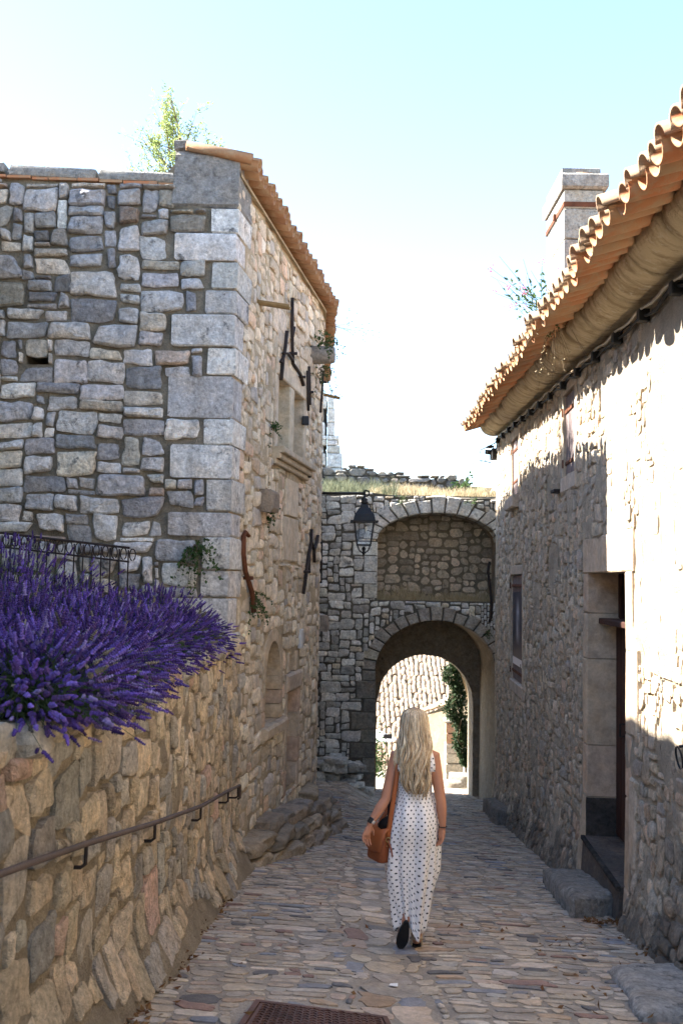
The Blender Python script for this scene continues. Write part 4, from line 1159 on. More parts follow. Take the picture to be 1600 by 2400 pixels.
# ---- chimney on the right roof
ch_ = thing('chimney', (3.75, 14.6, 4.8), 'tall square stone chimney with iron band on the right roof', 'chimney')
cy0, cx0, cw, cl = 14.0, 3.13, .56, 1.25
b = MB()
for z0, z1 in ((4.4, 5.35), (5.36, 6.05), (6.06, 6.5), (6.51, 6.95), (6.96, 7.23)):
    block(b, [(cx0, cy0), (cx0+cw, cy0), (cx0+cw, cy0+cl), (cx0, cy0+cl)], z0, z1, pick_col([((.36, .34, .31), 1), ((.42, .4, .36), 1)], rng, .08), .012, .004)
b.build('shaft', M_FRONT, ch_)
b = MB(); block(b, [(cx0-.05, cy0-.06), (cx0+cw+.07, cy0-.06), (cx0+cw+.07, cy0+cl+.06), (cx0-.05, cy0+cl+.06)], 7.24, 7.47, (.36, .35, .33), .03, .006); b.build('cap', M_FRONT, ch_, 'auto')
b = MB(); block(b, [(cx0-.0, cy0+.15), (cx0+cw+.0, cy0+.15), (cx0+cw+.0, cy0+cl), (cx0-.0, cy0+cl)], 7.48, 7.63, (.33, .32, .3), .02, .006); b.build('top_slab', M_FRONT, ch_, 'auto')
b = MB(); b.tube([(cx0+.2, cy0+.1, 7.5), (cx0+.42, cy0+.1, 7.5)], .035, 8); b.build('tile_vent', M_TILE, ch_, True)
b = MB(); t = .012
for lo, hi in (((cx0-t, cy0-t, 6.98), (cx0+cw+t, cy0, 7.05)), ((cx0-t, cy0, 6.98), (cx0, cy0+cl, 7.05)), ((cx0+cw, cy0, 6.98), (cx0+cw+t, cy0+cl, 7.05)), ((cx0-t, cy0+cl, 6.98), (cx0+cw+t, cy0+cl+t, 7.05))): b.box(lo, hi)
b.box((cx0-.045, cy0+.5, 6.98), (cx0-.012, cy0+.58, 7.06)); b.build('iron_band', M_RUST, ch_)

# ---- cables under the eaves
cab = thing('eaves_cable', (2.6, 11, 3.9), 'pale cable with black clamps strung along the wall under the right eaves', 'cable')
pts = []
for k in range(90):
    uu = .05 + (RL-4)*k/89; p, n = SRi.plan(uu); sag = .03*math.sin(k*.7)**2
    pts.append((p.x + n.x*.07, p.y + n.y*.07, rtop(uu) - .10 - sag))
b = MB(); b.tube(pts, .011, 6); b.build('pale_cable', M_WHITECABLE, cab, True)
b = MB(); b.tube([(x+.03, y, z - .045 - .02*math.sin(i*1.1)) for i, (x, y, z) in enumerate(pts)], .013, 6)
b.tube([(x+.04, y, z - .02 - .03*math.sin(i*.9+1)) for i, (x, y, z) in enumerate(pts)], .009, 5); b.build('black_cable', M_CABLE, cab, True)
for k in range(3, 88, 5):
    x, y, z = pts[k]; b = MB(); b.box((x-.02, y-.04, z-.10), (x+.07, y+.04, z+.0), None, None, .01); b.build('clamp', M_CABLE, cab)
ov = thing('overhead_cable', (1.3, 19.5, 4.0), 'thin black cable sagging across the street above the gateway', 'cable')
b = MB(); A0 = Vector((-.40, 17.6, 3.42)); A1 = Vector((2.98, 19.6, 4.02)); b.tube([A0.lerp(A1, t) - Vector((0, 0, .55*t*(1-t))) for t in np.linspace(0, 1, 24)], .007, 5)
b.tube([A0, A0 + Vector((.02, -.3, -.02)), A0 + Vector((.0, -.55, -.35)), A0 + Vector((-.0, -.6, -.5))], .008, 5); b.build('cable', M_CABLE, ov)
b = MB()
for k in range(7): b.box((2.9+rng.uniform(-.12, .1), 19.6+rng.uniform(-.1, .1), 4.05+rng.uniform(-.1, .25)), (2.96+rng.uniform(0, .1), 19.72, 4.15+rng.uniform(0, .2)), None, None, .01)
b.tube([(3.05, 19.65, 4.35), (2.75, 19.7, 4.2), (2.7, 19.7, 4.0), (2.95, 19.7, 3.95)], .012, 5); b.build('junction', M_CABLE, ov)

# ---- iron ring, steps, slab, kerb stone
b = MB(); c = Vector(SRi.pt(uR(6.92), .36, .035))
b.tube([c + Vector((-.012*math.sin(t), .062*math.cos(t), .075*math.sin(t))) for t in np.linspace(0, 2*math.pi, 20)], .007, 6, None, False); b.tube([c + Vector((0, 0, .075)), c + Vector((.06, 0, .09))], .01, 6)
tag(b.build('iron_ring', M_IRON, None, True), 'black iron tethering ring on the right wall at the photo edge', 'ring')
def rough_slab(name, plan, h, label, cat, c, sub=5, embed=.1):
    (p0, p1, p2, p3) = [Vector(p) for p in plan]; v = []; f = []; n = 25
    def P(s, t): return (p0.lerp(p1, s)).lerp(p3.lerp(p2, s), t)
    for j in range(n):
        for i in range(n):
            q = P(i/(n-1), j/(n-1)); e = min(i, j, n-1-i, n-1-j)
            k = .05 if e == 0 else (.018 if e == 1 else (.005 if e == 2 else 0))
            jx = .05*fbm(q.x*5, q.y*5, 1, 2)*max(0, 1 - e/4); v.append((q.x + jx, q.y + jx*.7, G(q.x, q.y) + h - k + .02*fbm(q.x*4, q.y*4, 2, 4)))
    for j in range(n-1):
        for i in range(n-1): a = j*n+i; f.append((a, a+1, a+n+1, a+n))
    rim = [i for i in range(n)] + [j*n+n-1 for j in range(1, n)] + [(n-1)*n+i for i in range(n-2, -1, -1)] + [j*n for j in range(n-2, 0, -1)]
    b0 = len(v)
    for i in rim: q = v[i]; v.append((q[0] + rng.uniform(-.015, .015), q[1] + rng.uniform(-.015, .015), G(q[0], q[1]) - embed))
    m = len(rim)
    for k in range(m): f.append((rim[k], b0+k, b0+(k+1) % m, rim[(k+1) % m]))
    o = mesh(name, v, f, M_FRONT, None, c); return tag(o, label, cat)
rough_slab('door_step', [(2.02, 8.62), (2.42, 8.85), (2.56, 10.5), (2.12, 10.5)], .2, 'worn dark stone step in front of the recessed door', 'step', (.33, .31, .28))
rough_slab('stone_slab', [(1.66, 5.62), (2.42, 5.7), (2.42, 7.0), (1.8, 6.72)], .075, 'broad flat grey stone slab lying by the right wall in the foreground', 'slab', (.5, .48, .45))
rough_slab('kerb_stone', [(2.62, 16.6), (2.98, 16.8), (3.06, 19.3), (2.8, 19.3)], .3, 'dark low kerb stone at the foot of the far right corner', 'stone', (.27, .25, .225))
# neighbouring house beyond the left edge of the photo (it shades the lane)
nb_h = thing('neighbour_house', (-6, 3.5, .8), 'plain rendered house beyond the left edge, shading the lane', 'house')
b = MB(); b.box((-9.5, -6, .5), (-3.75, 9.8, 5.35)); b.build('wall', MO_FAC, nb_h)
b = MB(); n_ = 60
tops = [5.62 + .2*fbm(i*.7, 1, 1, 3) for i in range(n_+1)]
for i in range(n_):
    ya, yb = -6.2 + 16.05*i/n_, -6.2 + 16.05*(i+1)/n_
    b.add([(-3.6, ya, 5.3), (-3.6, yb, 5.3), (-3.6, yb, tops[i+1]-.12), (-3.6, ya, tops[i]-.12), (-9.5, yb, 7.0), (-9.5, ya, 7.0)], [(0, 1, 2, 3), (3, 2, 4, 5)])
b.build('roof', M_TILE_OLD, nb_h)
# ------------------------------------------------------------------ leaf tools
def leaf_quad(c, d, up, L, w):
    d = d.normalized(); s = d.cross(up); s = s.normalized()*w if s.length > 1e-5 else d.orthogonal().normalized()*w
    n = s.cross(d).normalized()*L*.12
    return [c, c + d*L*.5 + s - n, c + d*L, c + d*L*.5 - s - n], [(0, 1, 2), (0, 2, 3)]
def rv(r): 
    while True:
        v = Vector((r.uniform(-1, 1), r.uniform(-1, 1), r.uniform(-1, 1)))
        if .05 < v.length < 1: return v.normalized()
def sprig_plant(name, base, label, cat, r, n_st=14, L=.2, leafL=.03, leafW=.010, bias=Vector((0, 0, .4)), per=16, mat=None, group='plants growing from the walls', spread=1.0, droop=.3):
    root = thing(name, base, label, cat, group); st = MB(); lf = MB(); base = Vector(base)
    for i in range(n_st):
        d = (rv(r)*spread + bias).normalized(); l = L*r.uniform(.5, 1.15)
        p1 = base + d*l*.5; p2 = base + d*l - Vector((0, 0, droop*l*r.uniform(.3, 1.2)))
        st.tube([base + rv(r)*.015, p1, p2], [.0025, .002, .001], 3, None, False)
        for k in range(per):
            t = r.uniform(.2, 1.05); c = base.lerp(p1, t*2) if t < .5 else p1.lerp(p2, t*2-1)
            v, f = leaf_quad(c, (rv(r) + d*.4), rv(r), leafL*r.uniform(.6, 1.3), leafW*r.uniform(.7, 1.3)); lf.add(v, f)
    o = st.build('stems', M_BARK, root); o['kind'] = 'stuff'; o = lf.build('leaves', mat or M_LEAF, root); o['kind'] = 'stuff'
    return root
def wp(u, z, h=.03): return SE.pt(u, z, h)
r = random.Random(77)
sprig_plant('wall_plant', (-1.44, 9.84, 1.86), 'leafy green plant hanging on the grey wall above the lavender', 'plant', r, 26, .3, .035, .013, Vector((.1, -.5, -.8)), 20, droop=.7)
sprig_plant('wall_plant', wp(.93, 1.36), 'green tuft hanging below the S shaped iron on the corner', 'plant', r, 18, .24, .032, .011, Vector((.5, -.3, -.7)), 18, droop=.6)
sprig_plant('wall_plant', wp(1.68, 3.3), 'green tuft beside the left jamb of the twin window', 'plant', r, 12, .15, .028, .011, Vector((.6, -.2, .1)), 14)
sprig_plant('wall_plant', wp(1.55, 2.26), 'small green tuft below the jutting corbel stone', 'plant', r, 10, .13, .028, .011, Vector((.5, -.2, -.2)), 13)
sprig_plant('wall_plant', wp(1.95, 2.36), 'tiny green sprig right of the jutting corbel stone', 'plant', r, 5, .1, .026, .01, Vector((.5, -.2, 0)), 8)
sprig_plant('wall_plant', wp(4.28, 4.95, .16), 'bushy green plant growing from the stone trough under the eaves', 'plant', r, 26, .34, .035, .011, Vector((.5, -.5, .3)), 18, droop=.5)
sprig_plant('wall_plant', wp(4.38, 4.6, .1), 'trailing green plant hanging below the stone trough', 'plant', r, 20, .34, .03, .01, Vector((.5, -.2, -.8)), 14, droop=.6)
sprig_plant('roof_plant', wp(6.2, 5.7, .2), 'thin airy twigs sticking out from under the left eaves', 'plant', r, 12, .75, .03, .009, Vector((1.2, 0, .5)), 5, droop=.1)
sprig_plant('wall_plant', (3.12, 20.93, .55), 'green tuft at the right springing of the lower arch', 'plant', r, 10, .2, .03, .012, Vector((-.6, -.4, 0)), 12)
for i, (x, z, lab) in enumerate([(1.28, 3.3, 'left'), (2.75, 3.28, 'right')]):
    sprig_plant('wall_plant', (x, 20.9, z), 'little green weed above the upper arch, %s of its crown' % lab, 'plant', r, 9, .16, .03, .012, Vector((0, -.4, .1)), 10)
# valerian on the right eaves
vr = thing('valerian_plant', (2.06, 10.3, 4.32), 'airy pink flowering weed growing on the right roof edge', 'plant'); st = MB(); lf = MB(); fl = MB(); base = Vector((2.12, 10.3, 4.34))
for i in range(26):
    d = (Vector((-.45, r.uniform(-.6, .9), .75)) + rv(r)*.6).normalized(); l = r.uniform(.35, .85); b0 = base + Vector((r.uniform(-.1, .15), r.uniform(-.5, .6), 0))
    p1 = b0 + d*l*.5; p2 = b0 + d*l + Vector((0, 0, .06)); st.tube([b0, p1, p2], [.004, .003, .0015], 3, None, False)
    for k in range(7):
        c = b0.lerp(p2, r.uniform(.15, .8)); v, f = leaf_quad(c, rv(r) + d*.5, rv(r), .06, .014); lf.add(v, f)
    if i % 2 == 0:
        for k in range(14): v, f = leaf_quad(p2 + rv(r)*.035, rv(r), rv(r), .02, .008); fl.add(v, f)
for n_, m_, q in (('stems', M_LEAF, st), ('leaves', M_LEAF, lf), ('flowers', M_PINK, fl)): o = q.build(n_, m_, vr); o['kind'] = 'stuff'
dr = sprig_plant('dry_weed', (2.1, 9.85, 4.16), 'dry straw coloured weed with roots hanging over the right cornice', 'plant', r, 34, .5, .03, .006, Vector((-.2, -.35, -.75)), 4, M_GRASSDRY, droop=.5)
sprig_plant('roof_plant', (2.12, 9.8, 4.22), 'small fresh green tuft on the dry weed of the right eaves', 'plant', r, 14, .16, .035, .014, Vector((-.5, -.4, 0)), 14)

# ------------------------------------------------------------------ sapling inside the ruin
def tree(base, top, rad, n_br, n_lf, label, r):
    root = thing('young_tree', base, label, 'tree'); b = MB(); base = Vector(base); top = Vector(top); lf = MB()
    b.tube([base, base.lerp(top, .4) + Vector((.06, 0, 0)), base.lerp(top, .75), top], [.045, .035, .02, .006], 7, None)
    ends = []
    for i in range(n_br):
        t = r.uniform(.7, 1.0); p = base.lerp(top, t); d = (rv(r) + Vector((0, 0, .45))).normalized(); l = rad*r.uniform(.5, 1.15)
        p1 = p + d*l*.5 + rv(r)*.06; p2 = p + d*l + Vector((0, 0, .12)) + rv(r)*.08
        b.tube([p, p1, p2], [.012, .007, .002], 4, None, False); ends.append((p, p1, p2))
        for k in range(3):
            q = p1.lerp(p2, r.random()); q2 = q + (rv(r) + d*.8 + Vector((0, 0, .4))).normalized()*l*.45; b.tube([q, q2], [.004, .0015], 3, None, False); ends.append((p1.lerp(q, .5), q, q2))
    for i in range(n_lf):
        p, p1, p2 = r.choice(ends); t = r.uniform(.35, 1.08); c = p1.lerp(p2, t*2-1) if t > .5 else p.lerp(p1, t*2)
        v, f = leaf_quad(c + rv(r)*.03, rv(r) + (p2-p1).normalized()*.7, rv(r), r.uniform(.04, .075), r.uniform(.007, .012)); lf.add(v, f)
    b.build('trunk', M_BARK, root, True); o = lf.build('crown', M_TREELEAF, root); o['kind'] = 'stuff'
tree((-2.2, 12.4, 3.2), (-2.12, 12.2, 7.02), .64, 55, 5200, 'slender pale green sapling rising behind the grey courtyard wall', random.Random(4))

# ------------------------------------------------------------------ iron wall anchors, spouts, trough, lamp on the left front
def flat_bar(b, pts, w=.022, t=.3):
    b.tube([SE.pt(*p) for p in pts], w, 6, None, True, t)
def anchor(paths, mat, label, w=.024, bolts=()):
    b = MB()
    for p in paths: flat_bar(b, p, w, .55)
    for (u, z) in bolts: b.tube([SE.pt(u, z, -.05), SE.pt(u, z, .12)], .02, 6)
    return tag(b.build('wall_anchor', mat, None, True), label, 'iron anchor', 'iron wall anchors')
h = .06
anchor([[(2.58, 5.12, h), (2.6, 4.8, h), (2.64, 4.5, h), (2.7, 4.3, h), (2.95, 4.28, h), (3.2, 4.26, h), (3.42, 4.16, h)], [(2.72, 4.78, h), (2.62, 4.62, h)], [(2.3, 4.62, h), (2.22, 4.38, h), (2.12, 4.24, h), (2.0, 4.16, h)], [(2.12, 4.26, h), (2.08, 4.1, h), (2.03, 3.95, h)], [(2.12, 4.3, h), (2.4, 4.36, h), (2.68, 4.34, h)]], M_DARKIRON, 'tall forked iron anchor above the twin window', .026, [(2.66, 4.42), (3.25, 4.24)])
anchor([[(3.68, 4.42, h), (3.74, 4.15, h), (3.8, 3.88, h)], [(3.78, 4.5, h), (3.86, 4.2, h), (3.9, 3.98, h)]], M_DARKIRON, 'pair of crossed iron bars right of the twin window', .022, [(3.84, 4.15)])
anchor([[(4.9, 4.68, h), (4.84, 4.35, h), (4.74, 4.02, h)]], M_DARKIRON, 'single straight iron bar below the eaves trough', .02, [(4.86, 4.5)])
anchor([[(.48, 1.98, .1), (.44, 2.03, .07), (.41, 1.98, h), (.42, 1.8, h), (.52, 1.62, h), (.66, 1.52, h), (.80, 1.42, h), (.9, 1.3, h), (.93, 1.18, h)]], M_RUST, 'rusty S shaped iron anchor near the grey corner', .03, [(.62, 1.55)])
anchor([[(4.2, 2.26, h), (4.2, 2.08, h), (4.04, 1.9, h), (3.86, 1.6, h), (3.7, 1.36, h)], [(4.2, 2.08, h), (4.44, 1.98, h), (4.62, 2.08, h), (4.72, 2.2, h)], [(4.44, 1.98, h), (4.48, 1.8, h)], [(4.04, 1.9, h), (4.06, 1.66, h)]], M_DARKIRON, 'branching Y shaped iron anchor low on the far street front', .028, [(3.88, 1.66)])
anchor([[(6.9, 2.2, h), (6.95, 1.8, h), (6.95, 1.5, h)]], M_DARKIRON, 'thin dark iron strip near the far end of the street front', .02)
anchor([[(8.2, -.1, h), (8.2, -.5, h)]], M_DARKIRON, 'short iron strip low at the end of the street front', .02)
b = MB(); pts = [(-.10, 0, 0), (-.13, .0, -.2), (-.085, 0, -.55), (-.06, 0, -.8), (-.06, 0, -1.05), (-.1, 0, -1.2)]
b.tube([(3.03 + x, 19.62, 1.98 + z) for x, y, z in pts], .03, 6, None, True, .5)
tag(b.build('wall_anchor', M_DARKIRON, None, True), 'wavy iron anchor on the far corner of the right house', 'iron anchor', 'iron wall anchors')
for (u, z, lab) in ((3.66, 3.72, 'upper'), (3.9, 3.02, 'lower')):
    b = MB(); p = SE.pt(u, z, .05); b.box((p[0]-.05, p[1]-.05, z-.06), (p[0]+.05, p[1]+.05, z+.06), None, None, .015)
    tag(b.build('iron_pintle', M_IRON, None), '%s small black iron pintle at the right jamb of the twin window' % lab, 'pintle', 'pintles of the twin window')
def spout(u, z, L, label, dz=-.08, w=.06):
    p, n = SE.plan(u); n3 = Vector((n.x, n.y, 0)); b = MB(); v = []; f = []
    prof = [(math.cos(t)*w, math.sin(t)*w*.8) for t in np.linspace(math.pi, 2*math.pi, 7)] + [(math.cos(t)*w*.7, math.sin(t)*w*.5) for t in np.linspace(2*math.pi, math.pi, 7)]
    t3 = Vector((-n.y, n.x, 0)); b0 = Vector((p.x, p.y, z)) - n3*.1
    for e in (b0, b0 + n3*(L+.1) + Vector((0, 0, dz))):
        for a, c in prof: v.append(e + t3*a + Vector((0, 0, c)))
    m = len(prof); f = [(i, (i+1) % m, m+(i+1) % m, m+i) for i in range(m)] + [tuple(reversed(range(m))), tuple(range(m, 2*m))]
    b.add(v, f); tag(b.build('water_spout', M_OLDWOOD, None), label, 'spout', 'old water spouts')
spout(1.05, 4.66, .36, 'old wooden water spout above the twin window, nearest the corner')
spout(8.2, 5.0, .36, 'old wooden water spout at the far end of the left eaves', -.1)
tr = MB(); p, n = SE.plan(4.3); n3 = Vector((n.x, n.y, 0)); a0 = Vector((p.x, p.y, 4.78)); tr.tube([a0 - n3*.1, a0 + n3*.05, a0 + n3*.3, a0 + n3*.33], [.13, .135, .125, .11], 12, None)
tag(tr.build('stone_trough', stone_mat('grey trough stone', .6, base=(.33, .3, .27)), None, True), 'round grey stone trough jutting from the wall under the left eaves', 'trough')
# street lamp
lamp = thing('street_lamp', (-.37, 17.0, 2.9), 'black four sided street lantern hanging from a wall bracket', 'street lamp'); LX, LY = .39, 17.0; wx_ = SE.plan(5.16+2.0)[0].x
b = MB(); b.box((wx_-.02, LY-.025, 2.55), (wx_+.03, LY+.025, 3.27)); b.tube([(wx_, LY, 3.04), (LX+.02, LY, 3.05)], .022, 8); b.tube([(wx_, LY, 3.27), (wx_+.05, LY, 3.33), (wx_+.09, LY, 3.3)], .01, 6)
b.tube([(LX+.03-.05*math.cos(t), LY, 3.05+.05*math.sin(t)) for t in np.linspace(0, 6.2, 12)], .016, 6); b.build('bracket', M_IRON, lamp, True)
def frust(b, z0, w0, z1, w1, cap=True):
    v = [(LX-w0, LY-w0, z0), (LX+w0, LY-w0, z0), (LX+w0, LY+w0, z0), (LX-w0, LY+w0, z0), (LX-w1, LY-w1, z1), (LX+w1, LY-w1, z1), (LX+w1, LY+w1, z1), (LX-w1, LY+w1, z1)]
    f = [(i, (i+1) % 4, 4+(i+1) % 4, 4+i) for i in range(4)] + ([(3, 2, 1, 0), (4, 5, 6, 7)] if cap else []); b.add(v, f)
b = MB(); frust(b, 2.555, .235, 2.575, .235); frust(b, 2.575, .19, 2.68, .165); frust(b, 2.68, .165, 2.80, .085); frust(b, 2.80, .075, 2.86, .06); b.build('hood', M_IRON, lamp)
b = MB(); b.lathe([(.03, 2.86), (.075, 2.885), (.045, 2.92), (.06, 2.945), (.02, 2.975), (.018, 3.04)], 10, (LX, LY, 0)); b.build('finial', M_IRON, lamp, True)
b = MB()
for sx in (-1, 1):
    for sy in (-1, 1): b.tube([(LX+sx*.165, LY+sy*.165, 2.56), (LX+sx*.115, LY+sy*.115, 2.17)], .013, 5)
frust(b, 2.15, .125, 2.175, .125)
for sx in (-1, 1): b.tube([(LX+sx*.11, LY, 2.16), (LX+sx*.075, LY, 2.07), (LX+sx*.02, LY, 2.03), (LX, LY, 2.01)], .012, 5)
b.lathe([(.012, 1.99), (.03, 2.03), (.02, 2.07), (.035, 2.1), (.012, 2.14)], 8, (LX, LY, 0)); b.build('cage', M_IRON, lamp)
gt = NT('lantern glass'); tb = gt.n('ShaderNodeBsdfTransparent'); tb.inputs[0].default_value = c4(.93, .95, .96); gl = gt.n('ShaderNodeBsdfGlossy'); gl.inputs['Roughness'].default_value = .05
fr = gt.n('ShaderNodeFresnel'); mx = gt.n('ShaderNodeMixShader'); gt.link(fr.outputs[0], mx.inputs[0]); gt.link(tb.outputs[0], mx.inputs[1]); gt.link(gl.outputs[0], mx.inputs[2]); gt.link(mx.outputs[0], gt.out.inputs[0])
for k in range(4):
    c, s = [(0, -1), (1, 0), (0, 1), (-1, 0)][k]; b = MB(); P = lambda w, e, z: (LX + c*w + (-s)*e, LY + s*w + c*e, z)
    b.add([P(.155, -.15, 2.555), P(.155, .15, 2.555), P(.108, .105, 2.18), P(.108, -.105, 2.18)], [(0, 1, 2, 3)]); b.build('pane', gt.m, lamp)

# ------------------------------------------------------------------ rocks along the foot of the left front
def rock(name, c, size, label, col, r, parent=None, mat=None, flat=.0, rot=0):
    bm = bmesh.new(); bmesh.ops.create_icosphere(bm, subdivisions=3, radius=1.0); sd = r.uniform(0, 50)
    for v in bm.verts:
        p = v.co.copy(); q = Vector((max(-.72, min(.72, p.x)), max(-.72, min(.72, p.y)), max(-.6, min(.6, p.z))))*1.35
        k = 1 + .22*fbm(p.x*1.6+sd, p.y*1.6, p.z*1.6, 3); q *= k
        q.z += .16*math.sin(q.z*9 + sd)*(1-abs(p.z))*.35
        v.co = Vector((q.x*size[0], q.y*size[1], q.z*size[2]))
    M = Matrix.Rotation(rot, 4, 'Z'); vv = [tuple(M @ v.co + Vector(c)) for v in bm.verts]; ff = [tuple(q.index for q in f.verts) for f in bm.faces]; bm.free()
    o = mesh(name, vv, ff, mat or M_FACADE, parent, col)
    if label: tag(o, label, 'rock')
    return o
r = random.Random(9)
oc = thing('rock_outcrop', (-.6, 12.8, -1.8), 'layered rock ledge at the foot of the cream street front', 'rock')
ang = -math.atan2(.8, 5.1)
k = 0
for y in np.arange(10.7, 15.2, .42):
    fx = -1.13 + .157*(y-9.9); wide = .12 + .1*sstep(10.5, 12.2, y)
    for lev in range(4):
        off = wide*(1.45 - .36*lev) - .06; zc = G(fx, y) + .02 + lev*.17 + r.uniform(-.03, .03)
        if lev > 1 + 2*sstep(10.8, 12.0, y)*r.uniform(.6, 1.2): continue
        cc = pick_col([((.48, .39, .28), 2), ((.38, .32, .25), 2), ((.3, .265, .225), 1.2)], r)
        rock('ledge', (fx + off + r.uniform(-.04, .05), y + r.uniform(-.1, .1), zc), (.17 + r.uniform(0, .07), .3 + r.uniform(-.05, .12), .085), None, cc, r, oc, rot=ang + r.uniform(-.2, .2)); k += 1
bk = MB(); g0 = G(-.3, 14.3); block(bk, [(-.42, 13.9), (-.06, 14.0), (-.1, 14.75), (-.45, 14.7)], g0-.1, g0+.33, (.34, .3, .25), .03, .02); tag(bk.build('loose_block', M_RETAIN, None, True), 'squared loose stone block standing at the end of the rock ledge', 'block')
rb2 = thing('rubble_heap', (.2, 20.5, -2.7), 'rubble and earth ramp heaped against the left foot of the gateway', 'rubble')
for i in range(16):
    x = r.uniform(-.45, .65); rock('rubble_stone', (x, 20.85 - r.uniform(0, .35), G(x, 20.6) + r.uniform(-.05, .45)*(1-abs(x)*.5)), (r.uniform(.1, .24), r.uniform(.08, .16), r.uniform(.06, .13)), None, pick_col(GP, r), r, rb2, M_GATE, rot=r.uniform(-.5, .5))

# ------------------------------------------------------------------ manhole cover, litter
mh = thing('manhole_cover', (-.06, 5.2, -.73), 'rusty brown iron cover set in the cobbles at the bottom edge', 'manhole cover')
def mp(s, t, h):
    a = Vector(MANHOLE[0]).lerp(Vector(MANHOLE[1]), s); c = Vector(MANHOLE[3]).lerp(Vector(MANHOLE[2]), s); q = a.lerp(c, t); return (q.x, q.y, G(q.x, q.y) + h)
M_COVER = simple('rusty cast iron', (.1, .045, .03), .6, .45, .5, 50, .35)
def mbox(b, s0, s1, t0, t1, h0, h1):
    v = [mp(s, t, h) for h in (h0, h1) for s, t in ((s0, t0), (s1, t0), (s1, t1), (s0, t1))]
    b.add(v, [(3, 2, 1, 0), (4, 5, 6, 7)] + [(i, (i+1) % 4, 4+(i+1) % 4, 4+i) for i in range(4)])
b = MB(); mbox(b, .02, .98, .03, .97, -.03, .016); b.build('plate', M_COVER, mh)
b = MB(); mbox(b, -.03, 1.03, -.045, .02, -.04, .02); mbox(b, -.03, 1.03, .98, 1.045, -.04, .02); mbox(b, -.03, .012, .02, .98, -.04, .02); mbox(b, .988, 1.03, .02, .98, -.04, .02); b.build('frame', M_COVER, mh)
b = MB()
for i in range(17):
    for j in range(12):
        s = .05 + i*.054; t = .06 + j*.075 + (.0375 if i % 2 else 0)
        if t > .93: continue
        q = [mp(s, t, .017), mp(s+.022, t+.028, .017), mp(s+.044, t, .017), mp(s+.044, t+.016, .017), mp(s+.022, t+.044, .017), mp(s, t+.016, .017)]
        b.add(q + [(x, y, z+.005) for x, y, z in q], [(6, 7, 10, 11), (7, 8, 9, 10)] + [(k, (k+1) % 6, 6+(k+1) % 6, 6+k) for k in range(6)])
o = b.build('tread_pattern', M_COVER, mh); o['kind'] = 'stuff'
b = MB(); r = random.Random(3)
def litter(n, fn):
    for i in range(n):
        x, y = fn(); c = Vector((x, y, G(x, y) + .014 + r.uniform(0, .02))); d = Vector((r.uniform(-1, 1), r.uniform(-1, 1), r.uniform(-.2, .4))).normalized()
        v, f = leaf_quad(c, d, Vector((0, 0, 1)) + rv(r)*.5, r.uniform(.03, .065), r.uniform(.009, .018)); b.add(v, f)
litter(110, lambda: (2.08 + r.uniform(0, .38), 8.55 - abs(r.gauss(0, .12))))
litter(90, lambda: ((lambda y: (2.22 + .055*(y-6) - abs(r.gauss(0, .07)), y))(r.uniform(5.4, 8.5))))
litter(50, lambda: (r.uniform(1.2, 2.2), r.uniform(5.2, 8.2)))
litter(170, lambda: ((lambda y: (-1.0 + abs(r.gauss(0, .06)) + .01*(y-5), y))(r.uniform(4.8, 8.5))))
litter(20, lambda: (r.uniform(-1, 2), r.uniform(5, 9)))
o = b.build('fallen_leaves', M_DEADLEAF); o['kind'] = 'stuff'; o['label'] = 'brown fallen leaves scattered along the wall feet'
b = MB(); b.add([(.33, 6.08, G(.33, 6.08)+.022), (.38, 6.07, G(.38, 6.07)+.022), (.385, 6.12, G(.38, 6.1)+.028), (.34, 6.13, G(.34, 6.13)+.022)], [(0, 1, 2, 3)])
tag(b.build('paper_scrap', NT('white paper').fin(c4(.7, .7, .7), .7)), 'tiny white paper scrap lying on the cobbles', 'paper')

# ------------------------------------------------------------------ top of the gateway: grass, parapet, tower stump
def grass(name, n, fn, mat, hgt, label, r, lean=.45):
    b = MB()
    for i in range(n):
        p = Vector(fn()); pk = fbm(p.x*1.7, p.y*1.7, hgt*9, 2)
        if pk < -.25 and r.random() < .8: continue
        d = Vector((r.uniform(-lean, lean), r.uniform(-lean, lean), 1)).normalized(); L = hgt*r.uniform(.3, 1.2)*(1 + 1.3*pk); s = Vector((r.uniform(-1, 1), r.uniform(-.4, .4), 0)).normalized()*.006
        b.add([p - s, p + s, p + d*L*.6 + s*.7, p + d*L*.6 - s*.7, p + d*L + Vector((d.x, d.y, -.1))*L*.25], [(0, 1, 2, 3), (3, 2, 4)])
    o = b.build(name, mat); o['kind'] = 'stuff'; o['label'] = label
r = random.Random(14)
topz = lambda y: 3.38 + (y-21)*.095
def gxy(x0, x1, y0, y1):
    def fn(): x, y = r.uniform(x0, x1), r.uniform(y0, y1); return (x, y, topz(y))
    return fn
grass('dry_grass', 5200, gxy(.6, 3.6, 21.1, 24.2), M_GRASSDRY, .15, 'dry yellow grass on top of the gateway', r)
grass('green_grass', 3800, gxy(-.6, 1.2, 21.05, 24.4), M_GRASSGREY, .27, 'grey green grass and weeds on the left top of the gateway', r)
grass('niche_grass', 1300, lambda: (r.uniform(.8, 3.25), r.uniform(21.25, 21.8), 1.16), M_GRASSDRY, .2, 'dry brown grass on the sill of the upper niche', r)
SPp = Surf([(-2.0, 24.35), (3.75, 24.35)])
par = thing('ruined_parapet', (1.2, 24.5, 3.7), 'crumbling grey parapet behind the grass on top of the gateway', 'wall')
ptop = lambda u: 4.40 - .09*max(0, u-2.2) + .05*math.floor(3*fbm(u*1.4, 1, 1, 2)) - (.28 if u > 5.1 else 0)
v, f = wall_mesh(SPp, 0, SPp.L, lambda u: 3.4, lambda u: ptop(u) - .08, [], .15, .3, .03)
